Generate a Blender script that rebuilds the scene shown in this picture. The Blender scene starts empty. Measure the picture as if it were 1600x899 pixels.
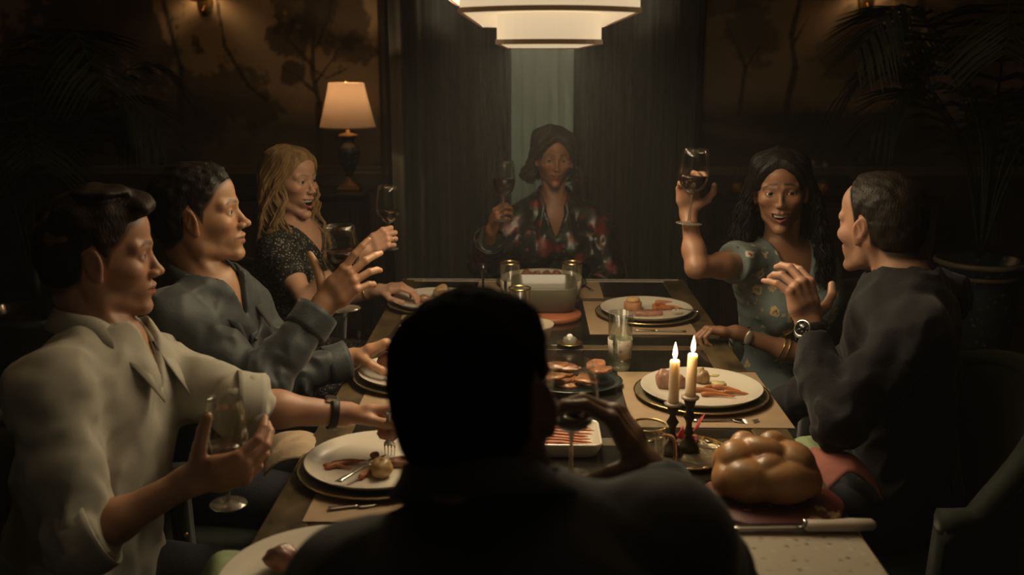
import bpy, math, random
import numpy as np
from mathutils import Vector, Matrix

random.seed(4); RNG = np.random.default_rng(7)
sc = bpy.context.scene
COL = sc.collection
A = np.array

# ------------------------------------------------------------------ camera
FPX, CAM_Z = 1550.0, 1.55
PITCH, YAW = math.radians(13.0), math.radians(.94)
cd = bpy.data.cameras.new('camera'); cam = bpy.data.objects.new('camera', cd); COL.objects.link(cam)
cam.location = (0, 0, CAM_Z); cam.rotation_euler = (math.radians(90) - PITCH, 0, YAW)
cd.sensor_width = 36; cd.lens = 36 * FPX / 1600
cd.clip_start = .05; cd.clip_end = 60
cd.dof.use_dof = True; cd.dof.focus_distance = 2.5; cd.dof.aperture_fstop = 3.2
sc.camera = cam

def ray(px, py):
    f = A([-math.sin(YAW)*math.cos(PITCH), math.cos(YAW)*math.cos(PITCH), -math.sin(PITCH)])
    r = A([math.cos(YAW), math.sin(YAW), 0]); u = np.cross(r, f)
    return f + r*(px-800)/FPX - u*(py-449.5)/FPX
def at(px, py, Y):
    d = ray(px, py); return d*(Y/d[1]) + A([0, 0, CAM_Z])
def onz(px, py, z=.75):
    d = ray(px, py); return d*((z-CAM_Z)/d[2]) + A([0, 0, CAM_Z])

# ------------------------------------------------------------------ world, exposure
sc.view_settings.view_transform = 'Standard'; sc.view_settings.look = 'None'
sc.view_settings.gamma = 1; sc.view_settings.exposure = 0; sc.view_settings.use_curve_mapping = False
w = bpy.data.worlds.new('world'); sc.world = w; w.use_nodes = True
w.node_tree.nodes['Background'].inputs[0].default_value = (.30, .27, .21, 1)
w.node_tree.nodes['Background'].inputs[1].default_value = .16
sc.cycles.use_denoising = True
sc.cycles.max_bounces = 6; sc.cycles.transparent_max_bounces = 24
sc.cycles.sample_clamp_indirect = 2.0

def area(name, loc, size, power, color, rot=(0, 0, 0), spread=180):
    l = bpy.data.lights.new(name, 'AREA'); l.shape = 'RECTANGLE'; l.size, l.size_y = size
    l.energy = power; l.color = color; l.spread = math.radians(spread)
    o = bpy.data.objects.new(name, l); COL.objects.link(o); o.location = loc; o.rotation_euler = rot
    return o
def point(name, loc, power, color, radius=.02):
    l = bpy.data.lights.new(name, 'POINT'); l.energy = power; l.color = color; l.shadow_soft_size = radius
    o = bpy.data.objects.new(name, l); COL.objects.link(o); o.location = loc
    return o
LAMP_P = A([.038, 2.34, 1.577])
WARM = (1, .79, .50)
area('pendant_downlight', (LAMP_P[0], LAMP_P[1], LAMP_P[2]-.004), (.17, .86), 8.0, WARM, (0, 0, 0), 180)
area('ceiling_bounce_fill', (LAMP_P[0], LAMP_P[1], LAMP_P[2]+.19), (.3, .8), 12.5, (1, .76, .48), (math.radians(180), 0, 0), 140)  # unseen upward fill above the pendant, added to brighten the room off the ceiling
for nm_, dx, dy, sx_, rot_ in (('pendant_side_light', -.18, 0, .8, (math.radians(90), 0, math.radians(-90))), ('pendant_side_light', .18, 0, .8, (math.radians(90), 0, math.radians(90))), ('pendant_end_light', 0, .60, .3, (math.radians(90), 0, math.radians(180)))):
    area(nm_, (LAMP_P[0]+dx*1.45, LAMP_P[1]+dy*1.08, LAMP_P[2]+.10), (sx_, .12), 5.0 if dy else 3.6, WARM, rot_)
area('evening_light', (.05, 6.1, 1.7), (1.2, 1.8), 8.0, (.80, .80, .66), (math.radians(-90), 0, 0))

# ------------------------------------------------------------------ materials
MATS = {}
HAZE = .0135
def mat(name, color=(.5, .5, .5), rough=.5, metal=0, bump=0, bscale=60, var=0, vscale=8, emit=None, estr=0,
        trans=0, coat=0, sss=0, spec=.5, vcol=False, sheen=0, stretch=(1, 1, 1)):
    if name in MATS: return MATS[name]
    m = bpy.data.materials.new(name); m.use_nodes = True; MATS[name] = m
    nt = m.node_tree; N = nt.nodes; L = nt.links; b = N['Principled BSDF']
    b.inputs['Base Color'].default_value = (*color, 1); b.inputs['Roughness'].default_value = rough
    b.inputs['Metallic'].default_value = metal; b.inputs['Specular IOR Level'].default_value = spec
    b.inputs['Coat Weight'].default_value = coat; b.inputs['Sheen Weight'].default_value = sheen
    b.inputs['Transmission Weight'].default_value = trans
    if sss:
        b.inputs['Subsurface Weight'].default_value = sss; b.inputs['Subsurface Radius'].default_value = (.012, .005, .003)
        b.inputs['Subsurface Scale'].default_value = 1
    if emit: b.inputs['Emission Color'].default_value = (*emit, 1); b.inputs['Emission Strength'].default_value = estr
    tc = N.new('ShaderNodeTexCoord'); mp = N.new('ShaderNodeMapping'); L.new(tc.outputs['Object'], mp.inputs[0])
    mp.inputs['Scale'].default_value = stretch
    src = None
    if vcol:
        at_ = N.new('ShaderNodeAttribute'); at_.attribute_name = 'Col'; src = at_.outputs['Color']
    if var:
        n = N.new('ShaderNodeTexNoise'); n.inputs['Scale'].default_value = vscale; n.inputs['Detail'].default_value = 6
        L.new(mp.outputs[0], n.inputs['Vector'])
        r = N.new('ShaderNodeMapRange'); r.inputs[1].default_value = .3; r.inputs[2].default_value = .7
        r.inputs[3].default_value = 1-var; r.inputs[4].default_value = 1+var; L.new(n.outputs[0], r.inputs[0])
        mx = N.new('ShaderNodeMix'); mx.data_type = 'RGBA'; mx.blend_type = 'MULTIPLY'; mx.inputs[0].default_value = 1
        if src: L.new(src, mx.inputs[6])
        else: mx.inputs[6].default_value = (*color, 1)
        L.new(r.outputs[0], mx.inputs[7]); src = mx.outputs[2]
    if src: L.new(src, b.inputs['Base Color'])
    if bump:
        n2 = N.new('ShaderNodeTexNoise'); n2.inputs['Scale'].default_value = bscale; n2.inputs['Detail'].default_value = 4
        L.new(mp.outputs[0], n2.inputs['Vector'])
        bp = N.new('ShaderNodeBump'); bp.inputs['Strength'].default_value = bump; bp.inputs['Distance'].default_value = .004
        L.new(n2.outputs[0], bp.inputs['Height']); L.new(bp.outputs[0], b.inputs['Normal'])
    return m
def wrinkle(m, scale=16, dist=.012, strength=.7):
    """soft creases in cloth, chained in front of any weave bump"""
    nt = m.node_tree; N = nt.nodes; L = nt.links; b = N['Principled BSDF']
    old = b.inputs['Normal'].links[0].from_socket if b.inputs['Normal'].links else None
    tc = N.new('ShaderNodeTexCoord'); n = N.new('ShaderNodeTexNoise'); n.noise_type = 'RIDGED_MULTIFRACTAL'; n.inputs['Scale'].default_value = scale
    n.inputs['Detail'].default_value = 3; n.inputs['Distortion'].default_value = .8; L.new(tc.outputs['Object'], n.inputs['Vector'])
    bp = N.new('ShaderNodeBump'); bp.inputs['Strength'].default_value = strength; bp.inputs['Distance'].default_value = dist; L.new(n.outputs[0], bp.inputs['Height'])
    if old: L.new(old, bp.inputs['Normal'])
    L.new(bp.outputs[0], b.inputs['Normal']); return m
def weave(m, scale=900, strength=.25, stripe=False):
    nt = m.node_tree; N = nt.nodes; L = nt.links; b = N['Principled BSDF']
    tc = N.new('ShaderNodeTexCoord'); wv = N.new('ShaderNodeTexWave'); wv.inputs['Scale'].default_value = scale/6
    wv.bands_direction = 'Z'; wv2 = N.new('ShaderNodeTexWave'); wv2.inputs['Scale'].default_value = scale/6; wv2.bands_direction = 'X'
    L.new(tc.outputs['Object'], wv.inputs[0]); L.new(tc.outputs['Object'], wv2.inputs[0])
    mm = N.new('ShaderNodeMath'); mm.operation = 'MULTIPLY'; L.new(wv.outputs[1], mm.inputs[0]); L.new(wv2.outputs[1], mm.inputs[1])
    bp = N.new('ShaderNodeBump'); bp.inputs['Strength'].default_value = strength; bp.inputs['Distance'].default_value = .002
    L.new(mm.outputs[0], bp.inputs['Height']); L.new(bp.outputs[0], b.inputs['Normal'])
    return m
def speckle(name, base, spots, scale, lo, hi, rough=.7, layers=None):
    """fabric or stone print: random coloured voronoi spots on a base"""
    m = mat(name, base, rough, bump=.2, bscale=120); nt = m.node_tree; N = nt.nodes; L = nt.links; b = N['Principled BSDF']
    tc = N.new('ShaderNodeTexCoord'); cur = None
    for k, ly in enumerate([(spots, scale, lo, hi)] + (layers or [])):
        col, s, a, c = ly[:4]; k = ly[4] if len(ly) > 4 else k
        v = N.new('ShaderNodeTexVoronoi'); v.inputs['Scale'].default_value = s; v.inputs['Randomness'].default_value = .9
        mp = N.new('ShaderNodeMapping'); mp.inputs['Location'].default_value = (k*3.1, k*1.7, k*.9)
        ns = N.new('ShaderNodeTexNoise'); ns.inputs['Scale'].default_value = s*1.6
        ad = N.new('ShaderNodeVectorMath'); ad.operation = 'MULTIPLY_ADD'
        L.new(ns.outputs[1], ad.inputs[0]); ad.inputs[1].default_value = (.7/s,)*3; L.new(tc.outputs['Object'], ad.inputs[2])
        L.new(ad.outputs[0], mp.inputs[0]); L.new(mp.outputs[0], v.inputs[0])
        r = N.new('ShaderNodeMapRange'); r.inputs[1].default_value = a; r.inputs[2].default_value = c
        r.inputs[3].default_value = 1; r.inputs[4].default_value = 0; L.new(v.outputs['Distance'], r.inputs[0])
        gate = N.new('ShaderNodeSeparateColor'); L.new(v.outputs['Color'], gate.inputs[0])
        cr = N.new('ShaderNodeValToRGB'); cr.color_ramp.interpolation = 'CONSTANT'
        cols = col if isinstance(col[0], tuple) else [col]
        while len(cr.color_ramp.elements) < len(cols): cr.color_ramp.elements.new(.5)
        for i, cc in enumerate(cols):
            cr.color_ramp.elements[i].position = i/len(cols); cr.color_ramp.elements[i].color = (*cc, 1)
        L.new(gate.outputs[0], cr.inputs[0])
        mx = N.new('ShaderNodeMix'); mx.data_type = 'RGBA'
        L.new(r.outputs[0], mx.inputs[0]); L.new(cr.outputs[0], mx.inputs[7])
        if cur: L.new(cur, mx.inputs[6])
        else: mx.inputs[6].default_value = (*base, 1)
        cur = mx.outputs[2]
    L.new(cur, b.inputs['Base Color'])
    return m
def glassmat(name, tint=(.97, .98, .95), edge=.9):
    if name in MATS: return MATS[name]
    m = bpy.data.materials.new(name); m.use_nodes = True; MATS[name] = m
    nt = m.node_tree; N = nt.nodes; L = nt.links; N.remove(N['Principled BSDF'])
    t = N.new('ShaderNodeBsdfTransparent'); t.inputs[0].default_value = (*tint, 1)
    g = N.new('ShaderNodeBsdfGlossy'); g.inputs['Roughness'].default_value = .03; g.inputs[0].default_value = (1, 1, 1, 1)
    lw = N.new('ShaderNodeLayerWeight'); lw.inputs[0].default_value = .22
    mr = N.new('ShaderNodeMapRange'); mr.inputs[3].default_value = .02; mr.inputs[4].default_value = edge*.42
    L.new(lw.outputs['Fresnel'], mr.inputs[0])
    mx = N.new('ShaderNodeMixShader'); L.new(mr.outputs[0], mx.inputs[0]); L.new(t.outputs[0], mx.inputs[1]); L.new(g.outputs[0], mx.inputs[2])
    L.new(mx.outputs[0], N['Material Output'].inputs[0])
    return m
def clothmat(name, color, trans, rough=.9):
    """thin cloth that lets light through (lampshade, sheer)"""
    m = bpy.data.materials.new(name); m.use_nodes = True
    nt = m.node_tree; N = nt.nodes; L = nt.links; N.remove(N['Principled BSDF'])
    d = N.new('ShaderNodeBsdfDiffuse'); d.inputs[0].default_value = (*color, 1)
    t = N.new('ShaderNodeBsdfTranslucent'); t.inputs[0].default_value = (*color, 1)
    mx = N.new('ShaderNodeMixShader'); mx.inputs[0].default_value = trans
    L.new(d.outputs[0], mx.inputs[1]); L.new(t.outputs[0], mx.inputs[2]); L.new(mx.outputs[0], N['Material Output'].inputs[0])
    return m
M = dict(
    wall=mat('mural_paint', vcol=True, rough=.8, bump=.15, bscale=30),
    side=mat('side_wall_paint', (.035, .03, .02), .8, bump=.2, bscale=20, var=.5, vscale=1.2),
    dado=mat('dado_wood', (.035, .028, .019), .45, bump=.1, bscale=40, var=.3),
    floor=mat('floor_wood', (.07, .045, .028), .45, bump=.2, bscale=30, var=.45, vscale=5, stretch=(8, 1, 1)),
    rug=mat('rug_wool', (.045, .04, .035), .95, bump=.6, bscale=300, var=.5, vscale=90),
    ceil=mat('ceiling_paint', (.45, .40, .32), .9),
    drape=mat('drape_velvet', (.068, .070, .052), .75, bump=.2, bscale=150, var=.2, vscale=4, sheen=.3, stretch=(6, 6, .3)),
    lacquer=mat('black_lacquer', (.014, .012, .009), .18, coat=.3, bump=.03, bscale=14, var=.5),
    gilt=mat('aged_gilt_wood', (.080, .056, .026), .38, bump=.35, bscale=45, var=.75, vscale=14, stretch=(1, .5, 1)),
    inlay=mat('pale_inlay', (.70, .62, .46), .35),
    darkwood=mat('dark_wood', (.035, .02, .012), .35, bump=.15, bscale=30, var=.4, stretch=(1, 1, .2)),
    velvet=mat('green_velvet', (.011, .019, .010), .75, sheen=.3, bump=.2, bscale=200),
    brass=mat('brass', (.75, .5, .18), .28, metal=1),
    gold=mat('gold_rim', (.8, .6, .27), .25, metal=1),
    china=mat('cream_china', (.64, .59, .49), .22, coat=.4),
    stoneware=mat('olive_stoneware', (.095, .086, .055), .35, coat=.2),
    paper=mat('kraft_placemat', (.31, .215, .125), .8, bump=.1, bscale=80, var=.08, vscale=25),
    steel=mat('cutlery_steel', (.62, .6, .56), .22, metal=1),
    silver=mat('tarnished_silver', (.45, .38, .25), .3, metal=1, bump=.35, bscale=70, var=.4, vscale=30),
    bronze=mat('dark_bronze', (.05, .035, .02), .4, metal=.6, bump=.2, bscale=60),
    wax=mat('candle_wax', (.92, .80, .66), .45, sss=.5),
    glass=glassmat('clear_glass'), glass_s=glassmat('smoked_glass', (.85, .83, .76)),
    water=glassmat('water', (.90, .92, .88), .5),
    wine=mat('red_wine', (.018, .003, .003), .06, coat=.5),
    carrot=mat('carrot', (.42, .14, .045), .5, bump=.3, bscale=80, var=.25, vscale=60, coat=.2),
    potato=mat('potato', (.36, .23, .09), .5, bump=.3, bscale=60, var=.35, vscale=45, coat=.2),
    potatocut=mat('potato_flesh', (.52, .42, .2), .5, bump=.15, bscale=60),
    ham=mat('sliced_meat', (.34, .17, .11), .45, bump=.5, bscale=60, var=.35, vscale=40, coat=.25),
    roast=mat('roast_crust', (.29, .115, .05), .4, bump=.6, bscale=70, var=.5, vscale=45, coat=.4),
    crust=mat('bread_crust', (.38, .19, .07), .42, bump=.3, bscale=30, var=.45, vscale=18, coat=.15),
    roll=mat('bread_roll', (.60, .36, .17), .6, bump=.3, bscale=60, var=.2, vscale=30),
    board=mat('maroon_board', (.16, .05, .035), .4, bump=.15, bscale=30, var=.35, vscale=12),
    redwood=mat('red_wood_trivet', (.28, .09, .04), .4, bump=.1, bscale=30, var=.3),
    ribbon=mat('red_satin', (.42, .015, .02), .35, sheen=.3),
    linen=mat('beige_linen', (.42, .31, .2), .85, bump=.3, bscale=90),
    linen_g=mat('sage_linen', (.25, .32, .17), .85, bump=.3, bscale=90),
    linen_r=mat('dusty_red_linen', (.34, .12, .09), .85, bump=.3, bscale=90),
    white=mat('ivory_handle', (.55, .47, .38), .3, coat=.3),
    leaf=mat('palm_leaf', (.012, .02, .008), .5), soil=mat('dark_soil', (.02, .014, .01), .95, bump=1, bscale=50),
    onyx=mat('dark_porcelain', (.025, .035, .035), .15, coat=.5),
    shade=mat('lampshade_glow', (.6, .5, .36), .8, emit=(.60, .46, .285), estr=.95),
    trim=mat('shade_trim', (.14, .075, .035), .6, emit=(.3, .16, .06), estr=.12),
    eyew=mat('eye_white', (.55, .5, .45), .25, coat=.3), iris=mat('iris', (.05, .025, .012), .15, coat=.6),
    pupil=mat('pupil', (.004, .004, .004), .1, coat=.5), teeth=mat('teeth', (.72, .66, .55), .3, coat=.3),
    mouth=mat('mouth_inside', (.10, .02, .018), .5), nail=mat('fingernail', (.5, .28, .22), .3),
    watch=mat('watch_steel', (.6, .58, .52), .2, metal=1), dial=mat('watch_dial', (.008, .008, .01), .15, coat=.4),
    strap=mat('watch_strap', (.012, .010, .009), .5),
    button=mat('shirt_button', (.08, .07, .06), .4),
)
M['sheer'] = clothmat('sheer_voile', (.50, .54, .47), .55)
M['silk_shade'] = clothmat('silk_lampshade', (.60, .43, .28), .24)
M['marble'] = speckle('speckled_stone', (.42, .37, .28), [(.16, .13, .09), (.3, .22, .13), (.5, .46, .38)], 55, .08, .35, .5)
M['china_blue'] = speckle('painted_porcelain', (.02, .035, .04), [(.25, .22, .15), (.05, .12, .12), (.3, .12, .08)], 38, .05, .3, .25)
M['jug_print'] = speckle('tumbler_print', (.5, .45, .36), [(.12, .07, .04), (.45, .2, .08), (.05, .1, .12)], 60, .1, .3, .4)
M['boardprint'] = speckle('board_pattern', (.13, .035, .028), [(.55, .42, .26), (.13, .035, .028), (.50, .36, .2)], 24, .30, .36, .45)

# ------------------------------------------------------------------ object helpers
def tag(o, label=None, cat=None, group=None, kind=None):
    for k, v in (('label', label), ('category', cat), ('group', group), ('kind', kind)):
        if v: o[k] = v
    return o
def empty(name, loc, label=None, cat=None, group=None, kind=None):
    o = bpy.data.objects.new(name, None); COL.objects.link(o); o.location = loc; o.empty_display_size = .05
    return tag(o, label, cat, group, kind)
class MB:
    """collects shapes, links them as one mesh object"""
    def __init__(s): s.v = []; s.f = []; s.mi = []; s.sm = []
    def add(s, v, f, mi=0, smooth=False):
        b = len(s.v); s.v += [tuple(map(float, q)) for q in v]; s.f += [tuple(b+i for i in q) for q in f]
        s.mi += [mi]*len(f); s.sm += [smooth]*len(f); return s
    def box(s, lo, hi, mi=0, bev=0, rz=0, R=None):
        lo, hi = A(lo, float), A(hi, float); c = (lo+hi)/2; h = (hi-lo)/2
        if bev:
            bev = min(bev, *(h*.9)); vs = []; 
            for sx in (-1, 1):
                for sy in (-1, 1):
                    for sz in (-1, 1):
                        for ax in range(3):
                            q = A([sx, sy, sz])*(h-bev); q[ax] += (sx, sy, sz)[ax]*bev; vs.append(q)
            idx = lambda sx, sy, sz, ax: ((sx > 0)*4+(sy > 0)*2+(sz > 0))*3+ax
            fs = []
            for ax in range(3):
                for d in (-1, 1):
                    o = [a for a in range(3) if a != ax]; q = []
                    for a, b in ((-1, -1), (1, -1), (1, 1), (-1, 1)):
                        sg = [0, 0, 0]; sg[ax] = d; sg[o[0]] = a; sg[o[1]] = b; q.append(idx(*sg, ax))
                    fs.append(q if (d > 0) == (ax != 1) else q[::-1])
            for ax in range(3):
                o = [a for a in range(3) if a != ax]
                for a in (-1, 1):
                    for b in (-1, 1):
                        q = []
                        for d, k in ((-1, 0), (1, 0), (1, 1), (-1, 1)):
                            sg = [0, 0, 0]; sg[ax] = d; sg[o[0]] = a; sg[o[1]] = b; q.append(idx(*sg, o[k]))
                        fs.append(q if (a*b > 0) == (ax != 1) else q[::-1])
            for sx in (-1, 1):
                for sy in (-1, 1):
                    for sz in (-1, 1):
                        q = [idx(sx, sy, sz, a) for a in range(3)]; fs.append(q if sx*sy*sz > 0 else q[::-1])
            vs = A(vs)
        else:
            vs = A([[sx, sy, sz] for sx in (-1, 1) for sy in (-1, 1) for sz in (-1, 1)])*h
            fs = [(0, 1, 3, 2), (4, 6, 7, 5), (0, 4, 5, 1), (2, 3, 7, 6), (0, 2, 6, 4), (1, 5, 7, 3)]
        if rz: c_, s_ = math.cos(rz), math.sin(rz); vs = vs @ A([[c_, s_, 0], [-s_, c_, 0], [0, 0, 1]])
        if R is not None: vs = vs @ A(R).T
        return s.add(vs+c, fs, mi)
    def lathe(s, prof, c=(0, 0, 0), n=40, mi=0, axis=None, sx=1, sy=1, rfun=None, cap=False):
        """prof: (r, z) list"""
        c = A(c, float); t = np.linspace(0, 2*np.pi, n, endpoint=False); vs = []
        R = frame_z(axis) if axis is not None else np.eye(3)
        for r, z in prof:
            rr = r*(rfun(t, r, z) if rfun else 1)
            q = np.stack([rr*np.cos(t)*sx, rr*np.sin(t)*sy, np.full(n, z)], 1)
            vs.append(q @ R.T + c)
        m = len(prof); fs = []
        for i in range(m-1):
            for j in range(n):
                k = (j+1) % n; fs.append((i*n+j, i*n+k, (i+1)*n+k, (i+1)*n+j))
        V = np.concatenate(vs)
        if cap:
            fs.append(tuple(range(n))[::-1]); fs.append(tuple(range((m-1)*n, m*n)))
        return s.add(V, fs, mi, True)
    def tube(s, pts, rad, n=8, mi=0, cap=True, flat=1.0):
        pts = A(pts, float); k = len(pts); rad = np.broadcast_to(rad, (k,)) if np.ndim(rad) else np.full(k, rad)
        T = np.gradient(pts, axis=0); T /= np.linalg.norm(T, axis=1)[:, None]+1e-12
        up = A([0, 0, 1.]) if abs(T[0][2]) < .9 else A([1., 0, 0]); vs = []
        nrm = np.cross(T[0], up); nrm /= np.linalg.norm(nrm)
        for i in range(k):
            nrm = nrm - T[i]*nrm.dot(T[i]); nrm /= np.linalg.norm(nrm)+1e-12; bi = np.cross(T[i], nrm)
            t = np.linspace(0, 2*np.pi, n, endpoint=False)
            vs.append(pts[i]+rad[i]*(np.cos(t)[:, None]*nrm+flat*np.sin(t)[:, None]*bi))
        fs = [(i*n+j, i*n+(j+1) % n, (i+1)*n+(j+1) % n, (i+1)*n+j) for i in range(k-1) for j in range(n)]
        if cap: fs += [tuple(range(n))[::-1], tuple(range((k-1)*n, k*n))]
        return s.add(np.concatenate(vs), fs, mi, True)
    def ball(s, c, r, n=16, m=10, mi=0, R=None):
        r = A(r, float)*np.ones(3); vs = [A([0, 0, 1.])]; 
        for i in range(1, m):
            a = math.pi*i/m
            for j in range(n):
                b = 2*math.pi*j/n; vs.append(A([math.sin(a)*math.cos(b), math.sin(a)*math.sin(b), math.cos(a)]))
        vs.append(A([0, 0, -1.])); vs = A(vs)*r
        if R is not None: vs = vs @ A(R).T
        fs = [(0, 1+j, 1+(j+1) % n) for j in range(n)]
        for i in range(m-2):
            for j in range(n): fs.append((1+i*n+j, 1+(i+1)*n+j, 1+(i+1)*n+(j+1) % n, 1+i*n+(j+1) % n))
        e = len(vs)-1; fs += [(e, 1+(m-2)*n+(j+1) % n, 1+(m-2)*n+j) for j in range(n)]
        return s.add(vs+A(c), fs, mi, True)
    def sheet(s, G, th=.003, mi=0, closed=False):
        """G: grid of points (rows, cols, 3) given thickness th"""
        G = A(G, float); r, c, _ = G.shape
        du = np.gradient(G, axis=0); dv = np.gradient(G, axis=1)
        if closed: dv = (np.roll(G, -1, 1)-np.roll(G, 1, 1))/2
        N_ = np.cross(du, dv); N_ /= np.linalg.norm(N_, axis=2)[..., None]+1e-12
        V = np.concatenate([(G+N_*th/2).reshape(-1, 3), (G-N_*th/2).reshape(-1, 3)]); o = r*c; fs = []
        cc = c if closed else c-1
        for i in range(r-1):
            for j in range(cc):
                a, b, d, e = i*c+j, i*c+(j+1) % c, (i+1)*c+(j+1) % c, (i+1)*c+j
                fs.append((a, e, d, b)); fs.append((a+o, b+o, d+o, e+o))
        for j in range(cc):
            k = (j+1) % c
            fs.append((j, k, k+o, j+o)); q = (r-1)*c; fs.append((q+j, q+j+o, q+k+o, q+k))
        if not closed:
            for i in range(r-1):
                a, b = i*c, (i+1)*c; fs.append((a, a+o, b+o, b)); a, b = i*c+c-1, (i+1)*c+c-1; fs.append((a, b, b+o, a+o))
        return s.add(V, fs, mi, True)
    def build(s, name, mats, parent=None, label=None, cat=None, group=None, kind=None):
        me = bpy.data.meshes.new(name); me.from_pydata(s.v, [], s.f)
        if not isinstance(mats, (list, tuple)): mats = [mats]
        for m in mats: me.materials.append(m)
        me.polygons.foreach_set('material_index', s.mi); me.polygons.foreach_set('use_smooth', s.sm); me.update()
        o = bpy.data.objects.new(name, me); COL.objects.link(o)
        if parent: o.parent = parent
        return tag(o, label, cat, group, kind)
def centre(o):
    """move a world-built top-level mesh's origin to its base"""
    me = o.data; n = len(me.vertices); co = np.empty(n*3); me.vertices.foreach_get('co', co); co = co.reshape(-1, 3)
    c = (co.min(0)+co.max(0))/2; c[2] = co[:, 2].min(); me.vertices.foreach_set('co', (co-c).ravel()); me.update(); o.location = c
    return o
def local(o, root):
    """a child built in world coordinates: make its vertices relative to its root"""
    l = A(root.location); me = o.data; n = len(me.vertices); co = np.empty(n*3); me.vertices.foreach_get('co', co)
    me.vertices.foreach_set('co', (co.reshape(-1, 3)-l).ravel()); me.update(); o.parent = root; return o
def dup(o, parent=None, label=None, loc=None, rz=None):
    c = o.copy(); COL.objects.link(c)
    if parent: c.parent = parent
    if label: c['label'] = label
    if loc is not None: c.location = loc
    if rz is not None: c.rotation_euler = (0, 0, rz)
    for ch in list(o.children): dup(ch, c)
    return c
def unit(v): v = A(v, float); return v/np.linalg.norm(v)
def frame_z(z):
    z = unit(z); x = np.cross([0, 1, 0], z) if abs(z[1]) < .9 else np.cross([1, 0, 0], z); x = unit(x)
    return np.stack([x, np.cross(z, x), z], 1)
def smooth_path(P, n=16):
    P = A(P, float); Q = np.vstack([2*P[0]-P[1], P, 2*P[-1]-P[-2]]); out = []
    for i in range(1, len(Q)-2):
        for t in np.linspace(0, 1, n, endpoint=False):
            a, b, c, d = Q[i-1:i+3]
            out.append(.5*((2*b)+(-a+c)*t+(2*a-5*b+4*c-d)*t*t+(-a+3*b-3*c+d)*t**3))
    out.append(P[-1]); return A(out)

# ------------------------------------------------------------------ implicit surfaces (bodies, hair, clothes)
def smin(a, b, k):
    if k <= 0: return np.minimum(a, b)
    h = np.clip(.5+.5*(b-a)/k, 0, 1); return b*(1-h)+a*h-k*h*(1-h)
def smax(a, b, k): return -smin(-a, -b, k)
def s_ball(p, c, r): return np.linalg.norm(p-A(c), axis=-1)-r
def s_ell(p, c, r, R=None):
    q = p-A(c)
    if R is not None: q = q @ R
    r = A(r, float); k0 = np.linalg.norm(q/r, axis=-1); k1 = np.linalg.norm(q/(r*r), axis=-1)+1e-9
    return k0*(k0-1)/k1
def s_cone(p, a, b, ra, rb):
    a, b = A(a, float), A(b, float); ba = b-a; q = p-a
    t = np.clip(q @ ba/(ba @ ba+1e-12), 0, 1); return np.linalg.norm(q-t[..., None]*ba, axis=-1)-(ra+(rb-ra)*t)
def mesh_sdf(f, lo, hi, h):
    """surface nets over a narrow band; returns vertices and quads"""
    lo, hi = A(lo, float), A(hi, float); nb = np.ceil((hi-lo)/(4*h)).astype(int)+1
    g = np.stack(np.meshgrid(*[np.arange(k) for k in nb], indexing='ij'), -1)
    D = f((lo+(g*4+1.5)*h).reshape(-1, 3)).reshape(nb)
    act = np.abs(D) < 6.2*h
    F = np.repeat(np.repeat(np.repeat(np.sign(D)*9, 4, 0), 4, 1), 4, 2).astype(np.float32)
    am = np.repeat(np.repeat(np.repeat(act, 4, 0), 4, 1), 4, 2); idx = np.argwhere(am)
    vals = np.empty(len(idx), np.float32)
    for s in range(0, len(idx), 400000): vals[s:s+400000] = f(lo+idx[s:s+400000]*h)
    F[am] = vals
    ins = F < 0
    c = ins[:-1, :-1, :-1].astype(np.int8)
    cnt = sum(ins[i:ins.shape[0]-1+i, j:ins.shape[1]-1+j, k:ins.shape[2]-1+k].astype(np.int8) for i in (0, 1) for j in (0, 1) for k in (0, 1))
    cells = np.argwhere((cnt > 0) & (cnt < 8)); n = len(cells)
    ids = np.full(cnt.shape, -1, np.int64); ids[tuple(cells.T)] = np.arange(n)
    acc = np.zeros((n, 3)); num = np.zeros(n)
    cor = [(i, j, k) for i in (0, 1) for j in (0, 1) for k in (0, 1)]
    val = {q: F[tuple((cells+A(q)).T)] for q in cor}
    for a in cor:
        for ax in range(3):
            if a[ax]: continue
            b = list(a); b[ax] = 1; b = tuple(b); va, vb = val[a], val[b]; m = (va < 0) != (vb < 0)
            t = np.where(m, va/(va-vb+1e-12), 0); q = A(a, float)[None]+t[:, None]*np.eye(3)[ax]
            acc[m] += q[m]; num[m] += 1
    V = lo+(cells+acc/num[:, None])*h
    Q = []
    for ax in range(3):
        s0 = [slice(0, -1)]*3; s1 = [slice(0, -1)]*3; s1[ax] = slice(1, None)
        a = ins[tuple(s0)]; b = ins[tuple(s1)]
        e = np.argwhere(a != b); o = [(ax+1) % 3, (ax+2) % 3]
        e = e[(e[:, o[0]] > 0) & (e[:, o[1]] > 0)]
        if not len(e): continue
        inside = a[tuple(e.T)]
        d1 = np.eye(3, dtype=int)[o[0]]; d2 = np.eye(3, dtype=int)[o[1]]
        q = np.stack([ids[tuple((e-d1-d2).T)], ids[tuple((e-d2).T)], ids[tuple(e.T)], ids[tuple((e-d1).T)]], 1)
        q[~inside] = q[~inside][:, ::-1]; Q.append(q)
    Q = np.concatenate(Q); Q = Q[(Q >= 0).all(1)]
    return V, Q
def relax(V, Q, n=1, k=.5):
    for _ in range(n):
        S = np.zeros_like(V); C = np.zeros(len(V))
        for i in range(4):
            a, b = Q[:, i], Q[:, (i+1) % 4]
            np.add.at(S, a, V[b]); np.add.at(C, a, 1); np.add.at(S, b, V[a]); np.add.at(C, b, 1)
        V = V*(1-k)+k*S/np.maximum(C, 1)[:, None]
    return V
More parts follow.
